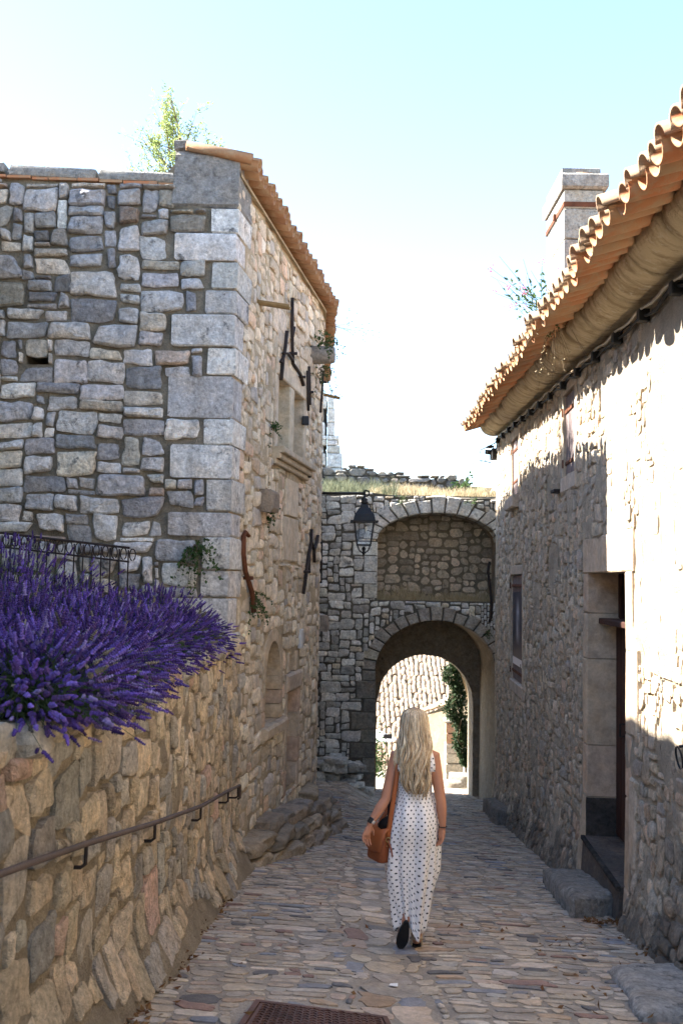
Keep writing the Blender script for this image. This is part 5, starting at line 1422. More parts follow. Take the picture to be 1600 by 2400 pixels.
for (p, q) in (((-2.0, 24.35), (3.75, 24.35)),):
    n = len(v); v += [(-2, 24.8, 3.4), (3.75, 24.8, 3.4), (3.75, 24.8, 3.95), (-2, 24.8, 4.2)]; f.append((n+3, n+2, n+1, n))
pw = mesh('mortar_face', v, f, MO_GATE, par)
rp = pack(1.3, SPp.L, 3.45, 4.4, .075, [(4, 2, 3), (5, 3, 2), (3, 3, 2), (6, 3, 2), (3, 2, 3)], lambda u, z: z < ptop(u), random.Random(3))
masonry(SPp, rp, .03, .32, .06, [((.3, .285, .26), 2), ((.22, .21, .195), 2), ((.38, .34, .28), 1)], M_FRONT, par, random.Random(5), mkwarp(.03, 1.5, 3), 80, 'stone', 'small_stones', 0, bury=.25)
sprig_plant('roof_plant', (2.98, 24.1, 3.85), 'green leafy shrub on the right end of the gateway top', 'plant', random.Random(8), 22, .45, .07, .03, Vector((0, -.2, .6)), 9)
tw_ = thing('tower_stump', (-.35, 25.8, 4.0), 'pale block stump of a ruined tower rising behind the left eaves', 'tower')
for z0, z1, x1 in ((3.8, 4.45, .02), (4.46, 4.82, .0), (4.83, 5.02, -.06), (5.03, 5.16, -.14), (5.17, 5.28, -.10), (5.29, 5.62, -.22), (5.63, 5.98, -.21), (5.99, 6.35, -.24)):
    b = MB(); block(b, [(-2.6, 25.4), (-.42 - .1*rng.random(), 25.4), (-.42, 26.4), (-2.6, 26.4)], z0, z1, pick_col(VP, rng, .1), .02, .006)
    block(b, [(-.40, 25.4), (x1, 25.4), (x1, 26.4), (-.40, 26.4)], z0, z1, pick_col(VP, rng, .1), .02, .006)
    b.build('stone_course', M_GATE, tw_, 'auto')

# ------------------------------------------------------------------ beyond the passage
fh = thing('sunlit_house', (4.2, 34, -5), 'sunlit yellow stone house with pale green shutter seen through the passage', 'house')
P0, P1 = Vector((2.72, 31.0)), Vector((4.95, 37.5)); SH = Surf([(P1.x, P1.y), (P0.x, P0.y)]); EZ = -2.5
SHL = SH.L
v, f = wall_mesh(SH, 0, SHL, lambda u: -6.5, lambda u: EZ, [], .5, .5, .02); hw = mesh('wall', v, f, simple('yellow limestone wall', (.24, .175, .095), .9, .2, .8, 8, .2, vs=1.5), fh)
b = MB(); b.add([(P0.x, P0.y, -6.5), (P0.x+5, P0.y-1.7, -6.5), (P0.x+5, P0.y-1.7, -1.0), (P0.x, P0.y, EZ)], [(0, 1, 2, 3)]); b.build('gable_wall', MO_FAC, fh)
rs = random.Random(31)
for rc in pack(0, SHL, -6.0, EZ-.1, .16, [(4, 2, 3), (3, 2, 3), (5, 2, 2), (2, 1, 1)], lambda u, z: True, rs):
    if rs.random() < .5:
        vv, ff = stone_geo(SH, rc, .05, .3, .025, rs, lambda a, c: (0, 0), False); mesh('stone', vv, ff, M_FACADE, hw, pick_col([((.26, .195, .11), 1), ((.2, .155, .095), 1)], rs))
us = SHL*.52
b = MB(); face_block(b, SH, us-.55, us+.55, -4.05, -2.72, -.02, .05, (1, 1, 1)); sh_ = b.build('shutter', simple('pale green shutter paint', (.17, .27, .22), .6), fh)
for k in range(4): 
    b = MB(); face_block(b, SH, us-.53+k*.27, us-.53+k*.27+.25, -4.03, -2.74, .05, .075, (1, 1, 1), .01); b.build('plank', sh_.data.materials[0], sh_)
n3 = SH.nrm(1); upv = (-n3*math.cos(R(20)) + Vector((0, 0, math.sin(R(20)))))
b = MB(); q = [Vector((P1.x, P1.y, EZ)) + n3*.25, Vector((P0.x, P0.y, EZ)) + n3*.25]; b.add([q[0], q[1], q[1] + upv*4, q[0] + upv*4], [(0, 1, 2, 3), (3, 2, 1, 0)]); rf_ = b.build('roof', MO_FAC, fh)
TF = tile_mesh('cover_tile_far', M_TILE_PALE, r0=.1, r1=.085, L=.42, n=6)
al_ = (q[1]-q[0]).normalized()
for i in range(int((q[1]-q[0]).length/.2)):
    for row in range(5): inst('roof_tile', TF, basis(al_, upv, q[0] + al_*(.1+i*.2) + upv*(.35*row) + Vector((0, 0, .02))), rf_)
# big pale roof further down the hill
bh = thing('pale_roof_house', (2.5, 42, -6), 'house with a broad sun bleached tile roof filling the passage opening', 'house')
b = MB(); b.box((-6, 38.6, -8), (8, 52, -5.3)); b.build('wall', MO_FAC, bh)
Q0 = Vector((-6.5, 38.0, -5.4)); upb = Vector((0, math.cos(R(27)), math.sin(R(27)))); b = MB()
b.add([Q0, Q0 + Vector((15, 0, 0)), Q0 + Vector((15, 0, 0)) + upb*14, Q0 + upb*14], [(0, 1, 2, 3), (3, 2, 1, 0)]); rf2 = b.build('roof', MO_FAC, bh)
rr2 = random.Random(12); joined = MB(); tv, tf = barrel(.1, .085, .42, n=6); cnt = 0
for row in range(36):
    for i in range(74):
        p = Q0 + Vector((.14+i*.2 + rr2.uniform(-.02, .02), 0, .02)) + upb*(.35*row + rr2.uniform(-.1, .1)); M = basis(Vector((1, 0, 0)), upb, p) @ Matrix.Rotation(rr2.uniform(-.12, .12), 4, 'Z')
        if 40 <= i <= 56 and row < 18: inst('roof_tile', TF, M, rf2)
        else: joined.add([tuple(M @ Vector(w)) for w in tv], tf)
o = joined.build('more_tiles', M_TILE_PALE, rf2, True); o['kind'] = 'stuff'
# pier, steps, garden wall, parasol, sign post, ivy, hedge
pr = thing('garden_pier', (3.5, 29.2, -4.2), 'square stone and brick garden pier standing beyond the passage', 'pier')
z = -4.4; k = 0
while z < -2.55:
    h = rng.uniform(.2, .3); b = MB(); block(b, [(3.12, 29.0), (3.62, 29.0), (3.62, 29.5), (3.12, 29.5)], z, z+h-.01, pick_col([((.33, .3, .25), 2), ((.36, .22, .14), 1.2)], rng, .1), .02, .01); b.build('stone', M_GATE, pr, 'auto'); z += h
b = MB(); block(b, [(3.06, 28.95), (3.68, 28.95), (3.68, 29.55), (3.06, 29.55)], z, z+.1, (.25, .23, .2), .03, .01); b.build('cap', M_GATE, pr, True)
gw = thing('garden_wall', (4.1, 27.5, -4), 'pale rendered garden wall along the right beyond the passage', 'wall')
b = MB(); b.box((3.72, 25.2, -5), (4.1, 31, -2.7)); b.build('wall', simple('pale grey render', (.4, .37, .33), .95, .1, .6, 9, .2), gw); b = MB(); b.box((3.66, 25.2, -2.7), (4.16, 31, -2.6), None, None, .02); b.build('coping', M_ASH, gw)
for i, (x0, x1, y0, y1, h_) in enumerate([(2.7, 3.3, 26.6, 27.1, .14), (3.05, 3.6, 27.15, 27.7, .3)]):
    b = MB(); g0 = G((x0+x1)/2, y0); block(b, [(x0, y0), (x1, y0), (x1, y1), (x0, y1)], g0-.2, g0+h_, (.3, .28, .25), .03, .012); tag(b.build('stone_step', M_GATE, None, True), ['lower', 'upper'][i] + ' stone step beyond the passage on the right', 'step', 'steps beyond the passage')
ps = thing('parasol', (1.15, 29.5, -4.2), 'white parasol seen beyond the passage on the left', 'parasol')
b = MB(); b.lathe([(.62, -3.03), (.60, -3.0), (.3, -2.86), (.02, -2.75)], 8, (1.12, 29.5, 0)); b.build('canopy', NT('white canvas').fin(c4(.75, .75, .74), .8), ps)
b = MB(); b.tube([(1.12, 29.5, -4.3), (1.12, 29.5, -2.76)], .025, 8); b.build('pole', M_IRON, ps)
sp_ = thing('sign_post', (1.36, 28.5, -4), 'thin post with small dark sign plate beyond the passage', 'sign')
b = MB(); b.tube([(1.36, 28.5, -4.2), (1.36, 28.5, -2.28)], .014, 6); b.build('post', M_DARKIRON, sp_); b = MB(); b.box((1.29, 28.46, -2.86), (1.54, 28.49, -2.73)); b.build('plate', M_IRON, sp_)
def leafmass(name, n, fn, L, w, mat, label, cat, loc, r):
    root = thing(name, loc, label, cat); b = MB(); s = MB(); pts = []
    for i in range(n):
        c = Vector(fn()); v, f = leaf_quad(c, rv(r) + Vector((0, 0, -.3)), rv(r), L*r.uniform(.6, 1.3), w*r.uniform(.7, 1.2)); b.add(v, f)
        if i % 40 == 0: pts.append(c)
    for a_, c_ in zip(pts, pts[1:]):
        if (a_-c_).length < .7: s.tube([a_, c_], .008, 4, None, False)
    if s.v: s.build('stem', M_BARK, root)
    o = b.build('leaves', mat, root); o['kind'] = 'stuff'
r = random.Random(55)
def ivy():
    z = r.uniform(-2.9, -.25); t = (z+2.9)/2.65
    return (3.24 - (.16 + .42*math.sin(t*2.4)*(.7+.3*math.sin(z*7)))*r.random()**.8 - .14*t + r.gauss(0, .03), 24.6 + r.uniform(0, .5), z)
leafmass('ivy', 4200, ivy, .08, .032, M_IVY, 'dark ivy hanging down the right side of the passage opening', 'ivy', (3.1, 24.7, -3.4), r)
leafmass('hedge_bush', 700, lambda: (.95 + r.gauss(0, .14), 25.6 + r.uniform(0, .6), -3.4 + abs(r.gauss(0, .5))), .08, .03, M_LEAF, 'green bush at the left foot of the passage opening', 'bush', (.9, 25.8, -3.5), r)
# ------------------------------------------------------------------ woman walking away
M_SKIN = simple('tanned skin', (.46, .21, .125), .5, .35, .15, 120, .08)
person = thing('person', (.54, 7.2, G(.54, 7.2)), 'woman with long blonde hair in a white polka dot dress walking away', 'person')
def capsule(b, pts, rad, n=14, sy=1.0):
    P = [Vector(p) for p in pts]
    d0 = (P[0]-P[1]).normalized(); d1 = (P[-1]-P[-2]).normalized()
    pp = [P[0] + d0*rad[0]*.95, P[0] + d0*rad[0]*.7] + P + [P[-1] + d1*rad[-1]*.7, P[-1] + d1*rad[-1]*.95]
    b.tube(pp, [rad[0]*.25, rad[0]*.7] + list(rad) + [rad[-1]*.7, rad[-1]*.25], n)
def ellip(b, c, s, n=16):
    bm = bmesh.new(); bmesh.ops.create_uvsphere(bm, u_segments=n, v_segments=n//2+2, radius=1)
    b.add([(c[0]+v.co.x*s[0], c[1]+v.co.y*s[1], c[2]+v.co.z*s[2]) for v in bm.verts], [tuple(q.index for q in f.verts) for f in bm.faces]); bm.free()
bd = MB(); CX = .552
ellip(bd, (CX, 7.245, .535), (.072, .09, .098)); ellip(bd, (CX, 7.275, .475), (.055, .06, .062))        # skull and jaw
ellip(bd, (CX, 7.345, .50), (.012, .02, .018))                                                       # nose
for s in (-1, 1): ellip(bd, (CX+s*.073, 7.24, .51), (.008, .018, .028)); ellip(bd, (CX+s*.03, 7.325, .53), (.014, .01, .009))
ellip(bd, (CX, 7.33, .452), (.024, .012, .009))
capsule(bd, [(CX, 7.235, .46), (CX, 7.22, .38), (CX, 7.21, .33)], [.048, .046, .06])
for z, rx, ry in ((.28, .125, .075), (.2, .125, .088), (.1, .115, .085), (.02, .112, .085), (-.08, .135, .1), (-.18, .155, .115)): ellip(bd, (CX, 7.21, z), (rx, ry, .1))
for s in (-1, 1): ellip(bd, (CX+s*.075, 7.165, -.17), (.075, .085, .09)); ellip(bd, (CX+s*.06, 7.28, .2), (.05, .05, .055))
LSh, LEl, LWr = (.425, 7.21, .295), (.345, 7.14, .0), (.236, 7.095, -.16)
RSh, REl, RWr = (.685, 7.21, .295), (.736, 7.16, .0), (.752, 7.16, -.185)
capsule(bd, [(.49, 7.21, .31), LSh, tuple(Vector(LSh).lerp(Vector(LEl), .5)), LEl, tuple(Vector(LEl).lerp(Vector(LWr), .35)), LWr], [.05, .051, .043, .036, .037, .022])
capsule(bd, [(.62, 7.21, .31), RSh, tuple(Vector(RSh).lerp(Vector(REl), .5)), REl, tuple(Vector(REl).lerp(Vector(RWr), .35)), RWr], [.05, .051, .043, .036, .037, .022])
def hand(wr, d, side, curl):
    """palm with five separate fingers; d = pointing direction, side = direction of the thumb"""
    wr = Vector(wr); d = Vector(d).normalized(); side = (Vector(side) - d*Vector(side).dot(d)).normalized(); nn = d.cross(side).normalized()*curl
    capsule(bd, [wr, wr + d*.035 + side*.008, wr + d*.075], [.02, .026, .026], 10)
    for s in (-1, 1): capsule(bd, [wr + d*.03 + side*s*.012, wr + d*.078 + side*s*.02], [.014, .014], 8)
    for k, (o_, L) in enumerate(((.030, .068), (.0105, .076), (-.0095, .070), (-.029, .054))):
        b0 = wr + d*.072 + side*o_; sp = side*o_*.35
        p1 = b0 + d*L*.42 + sp*.3 + nn*L*.12; p2 = p1 + d*L*.30 + nn*L*.22 + sp*.15; p3 = p2 + d*L*.18 + nn*L*.24
        capsule(bd, [b0, p1, p2, p3], [.0085, .008, .0072, .0062], 8)
    t0 = wr + d*.022 + side*.022; t1 = t0 + side*.024 + d*.022 + nn*.008; t2 = t1 + side*.008 + d*.026 + nn*.008
    capsule(bd, [t0, t1, t2], [.0125, .0098, .0075], 8)
hand(LWr, (-.3, .05, -.95), (.75, .6, 0), 1)
hand(RWr, (-.1, .1, -.98), (-.3, .95, 0), -1)
RHip, RKn, RAn = (.615, 7.21, -.2), (.605, 7.27, -.56), (.585, 7.235, -.955)
LHip, LKn, LAn = (.49, 7.21, -.2), (.495, 7.21, -.55), (.500, 7.13, -.825)
capsule(bd, [RHip, tuple(Vector(RHip).lerp(Vector(RKn), .5)), RKn, tuple(Vector(RKn).lerp(Vector(RAn), .35)), RAn], [.082, .07, .05, .05, .03])
capsule(bd, [LHip, tuple(Vector(LHip).lerp(Vector(LKn), .5)), LKn, tuple(Vector(LKn).lerp(Vector(LAn), .35)), LAn], [.082, .07, .05, .05, .03])
gR_ = G(.58, 7.25)
capsule(bd, [(.583, 7.215, gR_+.062), (.583, 7.25, gR_+.05), (.588, 7.34, gR_+.045), (.592, 7.40, gR_+.036)], [.031, .033, .034, .024])
for k in range(5): capsule(bd, [(.567+k*.0125, 7.39, gR_+.036), (.565+k*.0135, 7.432-.006*k, gR_+.032)], [.009, .0075], 7)
TOE = Vector((.466, 7.17, G(.468, 7.2)+.035)); HEEL = Vector((.498, 7.085, TOE.z+.185)); fd = (TOE-HEEL).normalized()
nf = Vector((.05, 1, .5)); nf = (nf - fd*nf.dot(fd)).normalized()        # instep side of the lifted foot
capsule(bd, [HEEL + nf*.035, HEEL + fd*.07 + nf*.04, HEEL + fd*.14 + nf*.032, HEEL + fd*.185 + nf*.024], [.031, .033, .034, .025])
sd_ = fd.cross(nf)
for k in range(5): capsule(bd, [HEEL + fd*.18 + nf*.02 + sd_*(.0125*(k-2)), HEEL + fd*(.222-.004*abs(k-1)) + nf*.02 + sd_*(.0135*(k-2))], [.009, .0075], 7)
tmp = bd.build('body_source', M_SKIN, None, True)
m1 = tmp.modifiers.new('r', 'REMESH'); m1.mode = 'VOXEL'; m1.voxel_size = .0042; m1.use_smooth_shade = True
m2 = tmp.modifiers.new('s', 'SMOOTH'); m2.factor = .5; m2.iterations = 4
dg = bpy.context.evaluated_depsgraph_get(); me = bpy.data.meshes.new_from_object(tmp.evaluated_get(dg)); 
body = bpy.data.objects.new('body', me); COL.objects.link(body); body.location = tmp.location.copy(); W[body] = W[tmp]; put_parent(body, person)
me.materials.clear(); me.materials.append(M_SKIN)
bpy.data.objects.remove(tmp)

# dress: bodice, gathered skirt, straps
def dress_mat():
    t = NT('white polka dot cotton'); uvn = t.n('ShaderNodeUVMap'); uvn.uv_map = 'uv'
    sep = t.n('ShaderNodeSeparateXYZ'); t.link(uvn.outputs[0], sep.inputs[0]); p = .039
    a = t.math('DIVIDE', sep.outputs[0], p); b_ = t.math('DIVIDE', sep.outputs[1], p*.62); row = t.math('FLOOR', b_)
    a2 = t.math('ADD', a, t.math('MULTIPLY', t.math('MODULO', t.math('ADD', row, 1000), 2), .5))
    fx = t.math('MULTIPLY', t.math('SUBTRACT', t.math('FRACT', a2), .5), p); fy = t.math('MULTIPLY', t.math('SUBTRACT', t.math('FRACT', b_), .5), p*.62)
    d = t.math('SQRT', t.math('ADD', t.math('MULTIPLY', fx, fx), t.math('MULTIPLY', fy, fy)))
    dot = t.rng(d, .0052, .0064, 1, 0)
    col = t.mix(dot, c4(.82, .78, .76), c4(.008, .009, .018))
    return t.fin(col, .75, .25, t.bump(t.noise(160, 3), .15, .004))
M_DRESS = dress_mat()
prof = [(.225, .422, .685, .095, 0), (.16, .424, .680, .1, .002), (.10, .428, .674, .095, .004), (.045, .430, .670, .094, .006), (.03, .428, .672, .095, .01), (-.02, .418, .690, .105, .012), (-.09, .395, .712, .125, .012), (-.17, .378, .722, .135, .012), (-.27, .368, .722, .135, .014),
        (-.38, .362, .714, .13, .017), (-.5, .36, .706, .128, .02), (-.62, .38, .684, .12, .018), (-.72, .398, .664, .115, .018), (-.80, .412, .65, .112, .02), (-.85, .424, .64, .112, .022), (-.885, .432, .632, .112, .024)]
n = 96; v = []; uv = []; f = []
NR = 60
zs = np.array([p[0] for p in prof])
def pint(k, z): return float(np.interp(-z, -zs, [p[k] for p in prof]))
for j in range(NR+1):
    z = .225 + (-.885-.225)*j/NR
    xl, xr, ry, fo = pint(1, z), pint(2, z), pint(3, z), pint(4, z); rx = (xr-xl)/2; cx = (xl+xr)/2; low = sstep(.0, -.9, z)
    for i in range(n):
        t = 2*math.pi*i/n
        fold = math.sin(t*9 + 1.2*math.sin(z*3) + .6)*.6 + math.sin(t*5 - z*2.2)*.7 + .5*math.sin(t*17 + z*5)*low
        k = 1 + (fo*1.25)*fold/.15
        zz = z
        if low > .55:
            q = (low-.55)/.45; back = max(0, -math.sin(t))
            tb = (t + math.pi) % (2*math.pi) - math.pi
            zz = z + q*(.015*math.sin(t*3+.5) + .012*math.sin(t*7)) - q*.055*math.exp(-((tb+1.15)/.5)**2) + q*.05*math.exp(-((tb+1.95)/.33)**2)
        yc = 7.2 + .01*math.sin(z*4)
        x = cx + rx*k*math.cos(t); y = yc + ry*k*math.sin(t)
        if -.32 < z < -.02: y -= .018*max(0, -math.sin(t))*(math.sin((z+.02)/-.3*math.pi))        # seat
        v.append((x, y, zz)); uv.append((t*.165, z if z < .03 else .03 + (z-.03)*1.5))
for j in range(NR):
    for i in range(n):
        q = (i+1) % n; a = j*n+i
        f.append((a, (j+1)*n+i, (j+1)*n+q, j*n+q))
# seam: keep UVs continuous by duplicating the last column
for j in range(NR+1): v.append(v[j*n]); uv.append((2*math.pi*.165, uv[j*n][1]))
f = [tuple((n*(NR+1) + (q//n) if (q % n == 0 and any(w % n == n-1 for w in fc)) else q) for q in fc) for fc in f]
dress = mesh('dress', v, f, M_DRESS, person, uv=uv)
so = dress.modifiers.new('thick', 'SOLIDIFY'); so.thickness = .003; so.offset = 1
def band(name, pts, w, mat, parent, side, uvs=.03, ruf=0.0):
    v = []; uv = []; f = []
    for i, p in enumerate(pts):
        p = Vector(p)
        for s in (-1, 0, 1): v.append(p + Vector(side)*w*s + Vector((0, -.006*(1-abs(s)), 0)) + (Vector((ruf*(rng.uniform(-1, 1)), ruf*rng.uniform(-1, .4), 0)) if s else Vector())); uv.append((s*w + i*.003, p.z*1.2))
    for i in range(len(pts)-1):
        for s in range(2): a = i*3+s; f.append((a, a+1, a+4, a+3))
    o = mesh(name, v, f, mat, parent, uv=uv); m = o.modifiers.new('thick', 'SOLIDIFY'); m.thickness = .003; return o
for s, x0, x1 in ((-1, .447, .458), (1, .664, .652)):
    band('dress_strap', [(x0, 7.105, .205), (x0, 7.11, .25), (x0 + (x1-x0)*.5, 7.128, .30), (x1, 7.16, .343), (x1, 7.2, .362), (x1, 7.25, .35), (x0, 7.29, .27), (x0, 7.295, .2)], .022, M_DRESS, dress, (1, 0, 0), ruf=.005)

# hair: shaped mass plus many wavy locks
def hair_mat():
    t = NT('blonde hair'); v = t.scale(t.pos(), (34, 22, 2.4)); nz = t.noise(2.6, 6, .68, v, .5)
    col = t.mix(t.rng(nz, .36, .62, 0, 1), c4(.5, .48, .45), c4(1.15, 1.1, 1.05))
    col = t.mix(1.0, t.attr(), col, 'MULTIPLY')
    return t.fin(col, .48, .35, t.bump(t.noise(5, 3, .6, v), .6, .01))
M_HAIR = hair_mat(); hb = MB()
HR = [(.634, .548, 7.235, .012, .012), (.624, .548, 7.235, .045, .055), (.597, .548, 7.232, .072, .085), (.55, .549, 7.226, .086, .1), (.49, .549, 7.215, .09, .1), (.43, .55, 7.19, .094, .085), (.37, .55, 7.165, .098, .065), (.30, .548, 7.14, .09, .05), (.22, .548, 7.125, .083, .042), (.15, .552, 7.118, .08, .037), (.10, .556, 7.115, .068, .032), (.07, .562, 7.113, .05, .025), (.05, .566, 7.112, .03, .018)]
nh = 28; v = []; f = []
for (z, cx, cy, rx, ry) in HR:
    for i in range(nh):
        t = 2*math.pi*i/nh; front = max(0, math.sin(t)); q = 1 - (.45*front if z < .56 else .0)
        g = 1 + .04*math.sin(i*5 + z*30)
        v.append((cx + rx*math.cos(t)*g, cy + ry*math.sin(t)*q*g, z))
for j in range(len(HR)-1):
    for i in range(nh): q = (i+1) % nh; f.append((j*nh+i, (j+1)*nh+i, (j+1)*nh+q, j*nh+q))
f.append(tuple(range(nh))); f.append(tuple(reversed(range((len(HR)-1)*nh, len(HR)*nh)))); hb.add(v, f, (.36, .22, .1))
HC = [((.72, .57, .38), 4), ((.82, .7, .52), 3.5), ((.54, .39, .24), 3), ((.36, .24, .13), 1.5)]
hz = np.array([-h[0] for h in HR]); r = random.Random(90)
def hp(t, z, e):
    cx, cy, rx, ry = [float(np.interp(-z, hz, [h[k] for h in HR])) for k in (1, 2, 3, 4)]
    return (cx + (rx+e)*math.cos(t), cy + (ry+e)*math.sin(t), z)
for i in range(300):
    t = -math.pi/2 + r.uniform(-1.8, 1.8); side = abs(t+math.pi/2)/1.8
    z1 = .035 + .05*side + r.uniform(0, .16)*r.random(); grp = round(t*3.2); ph = grp*1.9 + r.uniform(-.5, .5); am = r.uniform(.05, .13); fr_ = 24 + 5*math.sin(grp*2.3); e0 = r.uniform(.0, .014)
    pts = []; rad = []; m = 18; z0 = .63 - .01*side
    for k in range(m):
        s = k/(m-1); z = z0 + (z1-z0)*s; ws = sstep(.22, .6, s)
        a = t + am*ws*math.sin(z*fr_ + ph)*2.0
        p = hp(a, z, e0*(.5+s) + .016*ws*(.5+.5*math.sin(z*fr_ + ph + 1.3))); pts.append(p); rad.append((.0085 if 0 < k < m-1 else .001)*(1 - .5*s))
    hb.tube(pts, rad, 4, pick_col(HC, r, .1), False)
for i in range(120):      # fine flyaway strands
    t = -math.pi/2 + r.uniform(-1.9, 1.9); ph = r.uniform(0, 6); z1 = r.uniform(0.0, .3); fr_ = r.uniform(14, 30); e1 = r.uniform(.006, .03)
    pts = [hp(t + .12*math.sin(z*fr_ + ph), z, .006 + e1*k/11) for k, z in enumerate(np.linspace(.6, z1, 12))]; hb.tube(pts, .0022, 3, pick_col(HC, r, .15), False)
for i in range(26):       # loose strands over the left shoulder
    x = .435 - r.uniform(0, .03); pts = [(.49, 7.16, .45), (.455, 7.15, .39), (x, 7.145, .335), (x - .004 + r.uniform(-.01, .01), 7.14, .28), (x + r.uniform(-.01, .01), 7.13, .2 + r.uniform(0, .08))]; hb.tube(pts, [.005, .005, .004, .003, .001], 4, pick_col(HC, r, .1), False)
hb.build('hair', M_HAIR, person, True)
# sandals, watch, bracelet
M_SOLE = simple('black rubber sole', (.012, .012, .013), .75, .3, .3, 80); M_STRAP = simple('beige sandal strap', (.45, .34, .22), .6); 
def sole(o0, fd, sd, nn, L=.245, name='sandal', flip=1):
    pts = []
    for t in np.linspace(0, 2*math.pi, 22, endpoint=False):
        a = -math.cos(t); y = (a+1)/2*L; w = .034 + .012*sstep(-.4, .6, a) ; pts.append((y, w*math.sin(t)*(1.0 if abs(math.sin(t)) < .999 else 1)))
    o0 = Vector(o0); b = MB(); m = len(pts); v = [o0 + fd*(y-.02) + sd*w for y, w in pts] + [o0 + fd*(y-.02) + sd*w - nn*.022 for y, w in pts]
    b.add(v, [tuple(range(m)), tuple(reversed(range(m, 2*m)))] + [(i, m+i, m+(i+1) % m, (i+1) % m) for i in range(m)])
    return b
Z = Vector((0, 0, 1)); sl = sole((.583, 7.19, gR_+.026), Vector((.03, 1, -.13)).normalized(), Vector((1, 0, 0)), Z); s1 = sl.build('sandal', M_SOLE, person); s1['label'] = 'sandal on the planted right foot'
b = MB(); c = Vector((.583, 7.232, gR_+.085)); b.tube([c + Vector((.036*math.cos(t), .045*math.sin(t), .012*math.sin(t))) for t in np.linspace(0, 6.283, 16)], .007, 5, None, False, 1.6)
b.tube([(.546, 7.22, gR_+.02), (.55, 7.225, gR_+.07)], .008, 5); b.tube([(.621, 7.22, gR_+.02), (.617, 7.225, gR_+.07)], .008, 5); b.build('strap', M_STRAP, s1)
sl = sole(HEEL, fd, sd_, nf); s2 = sl.build('sandal', M_SOLE, person); s2['label'] = 'sandal of the lifted left foot showing its black sole'
b = MB(); c = HEEL + nf*.07 + fd*.02; b.tube([c + sd_*(.037*math.cos(t)) + fd*(.035*math.sin(t)) for t in np.linspace(0, 6.283, 16)], .007, 5, None, False, 1.6); b.build('strap', M_STRAP, s2)
d_ = (Vector(LWr)-Vector(LEl)).normalized(); wc = Vector(LWr) - d_*.022; b = MB(); b.tube([wc - d_*.011, wc + d_*.011], .0262, 16); wt = b.build('watch', simple('white watch strap', (.6, .58, .57), .5), person, True)
b = MB(); oo = (Vector((-.5, -1, .25)) - d_*Vector((-.5, -1, .25)).dot(d_)).normalized(); s_ = d_.cross(oo); b.box((-.017, -.02, 0), (.017, .02, .010), None, Matrix(((s_.x, d_.x, oo.x, wc.x+oo.x*.022), (s_.y, d_.y, oo.y, wc.y+oo.y*.022), (s_.z, d_.z, oo.z, wc.z+oo.z*.022), (0, 0, 0, 1))), .004); b.build('watch_face', simple('black watch glass', (.008, .008, .01), .15, .5), wt)
d_ = (Vector(RWr)-Vector(REl)).normalized(); wc = Vector(RWr) - d_*.0; a_, b2_, _ = frame(d_); b = MB(); b.tube([wc + a_*(.027*math.cos(t)) + b2_*(.027*math.sin(t)) for t in np.linspace(0, 6.283, 18)], .0035, 5, None, False); b.build('bracelet', M_DARKIRON, person)

# ------------------------------------------------------------------ leather bag
M_LEATHER = simple('tan saddle leather', (.33, .095, .028), .48, .4, .25, 90, .14); M_LEATHER2 = simple('dark tan leather', (.22, .06, .02), .5, .4, .25, 90, .15)
bag = thing('shoulder_bag', (.3, 7.16, -.42), 'tan leather satchel hanging at the walking woman\'s left hip', 'bag')
BM = Matrix.Translation(Vector((.303, 7.19, -.425))) @ Matrix.Rotation(R(-52), 4, 'Z') @ Matrix.Rotation(R(6), 4, 'Y') @ Matrix.Diagonal((.85, .95, 1.0, 1.0))
def bp(x, y, z): return tuple(BM @ Vector((x, y, z)))
b = MB(); v = []; f = []
sec = [(0, .095, .05), (.01, .1, .055), (.09, .098, .052), (.17, .09, .044), (.195, .086, .034)]
nn_ = 20
for z, hx, hy in sec:
    for i in range(nn_):
        t = 2*math.pi*i/nn_; ce, se = math.cos(t), math.sin(t); k = (abs(ce)**5 + abs(se)**5)**(-.2); v.append(bp(hx*ce*k, hy*se*k, z))
for j in range(len(sec)-1):
    for i in range(nn_): q = (i+1) % nn_; f.append((j*nn_+i, j*nn_+q, (j+1)*nn_+q, (j+1)*nn_+i))
f += [tuple(reversed(range(nn_))), tuple(range((len(sec)-1)*nn_, len(sec)*nn_))]; b.add(v, f); b.build('pouch', M_LEATHER2, bag, True)
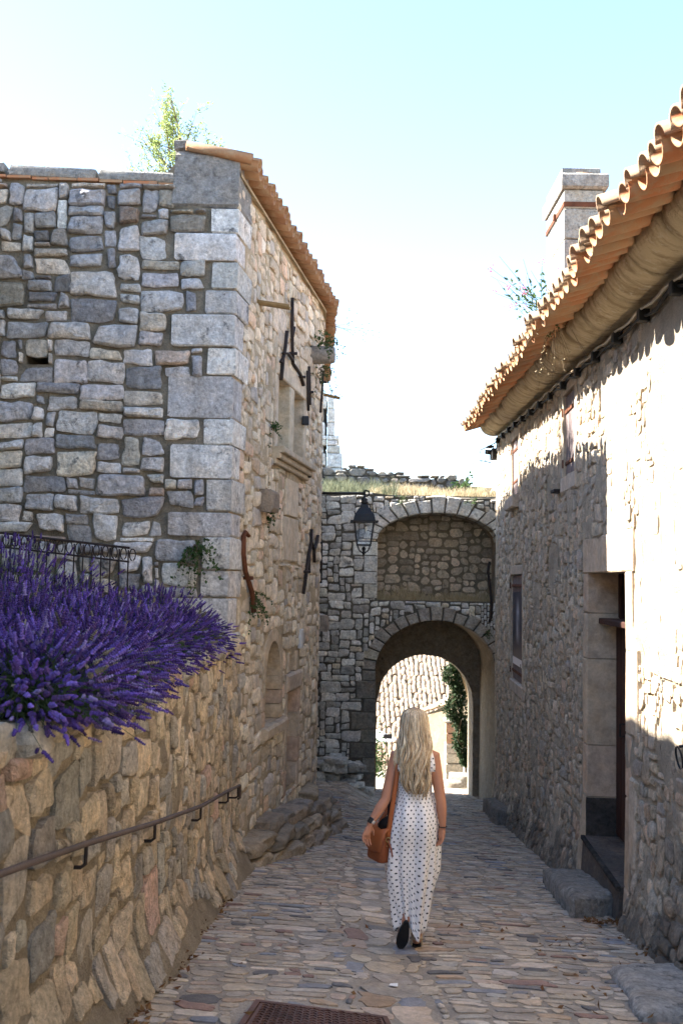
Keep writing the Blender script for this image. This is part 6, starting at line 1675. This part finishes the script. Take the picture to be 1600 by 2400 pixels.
b = MB(); prof_ = [(-.062, .085), (-.064, .13), (-.058, .185), (-.035, .235), (0, .255), (.03, .235), (.05, .19)]
v = []; f = []; m = 9
for k, (y, z) in enumerate(prof_):
    w = .103 if k > 0 else .085
    for i in range(m): s = -1 + 2*i/(m-1); v.append(bp(w*s, y*(1 - .08*s*s), z - .022*s*s*(1 if k > 1 else .2) - (0 if k else .02*(1-s*s))))
for k in range(len(prof_)-1):
    for i in range(m-1): a = k*m+i; f.append((a, a+m, a+m+1, a+1))
b.add(v, f); fl_ = b.build('flap', M_LEATHER, bag, True); so = fl_.modifiers.new('thick', 'SOLIDIFY'); so.thickness = .006
b = MB()
tops = [Vector(bp(.096, 0, .17)), Vector(bp(.098, 0, .215)), Vector((.385, 7.11, -.10)), Vector((.405, 7.105, .05)), Vector((.425, 7.12, .2)), Vector((.437, 7.155, .325)), Vector((.443, 7.215, .352)), Vector((.437, 7.28, .30)), Vector((.42, 7.31, .12)), Vector((.36, 7.28, -.12)), Vector(bp(-.08, .02, .2))]
b.tube(tops, .018, 6, None, True, .16, Vector((0, 1, 0))); b.build('strap', M_LEATHER, bag, True)
b = MB(); p = Vector(bp(.102, 0, .165)); b.tube([p + Vector((.016*math.cos(t), -.004, .016*math.sin(t))) for t in np.linspace(0, 6.283, 12)], .003, 5, None, False); b.lathe([(.004, 0), (.005, .004)], 8, bp(.104, -.01, .12)); b.build('buckle', simple('brass', (.5, .36, .16), .35, .5, metal=.8), bag, True)
b = MB(); b.tube([p, p + Vector((.02, -.02, -.06)), p + Vector((.035, -.02, -.13))], .007, 5, None, True, .35); b.build('strap_end', M_LEATHER2, bag)
b = MB(); M_SCARF = simple('black scarf', (.012, .011, .012), .9, .1, .5, 60)
b.tube([bp(.03, .0, .24), bp(.05, .0, .28), bp(.075, .01, .32)], [.045, .033, .012], 9); b.tube([bp(.075, .01, .32), (.372, 7.16, -.03), (.395, 7.17, .06)], [.013, .011, .008], 6); b.build('scarf', M_SCARF, bag, True)
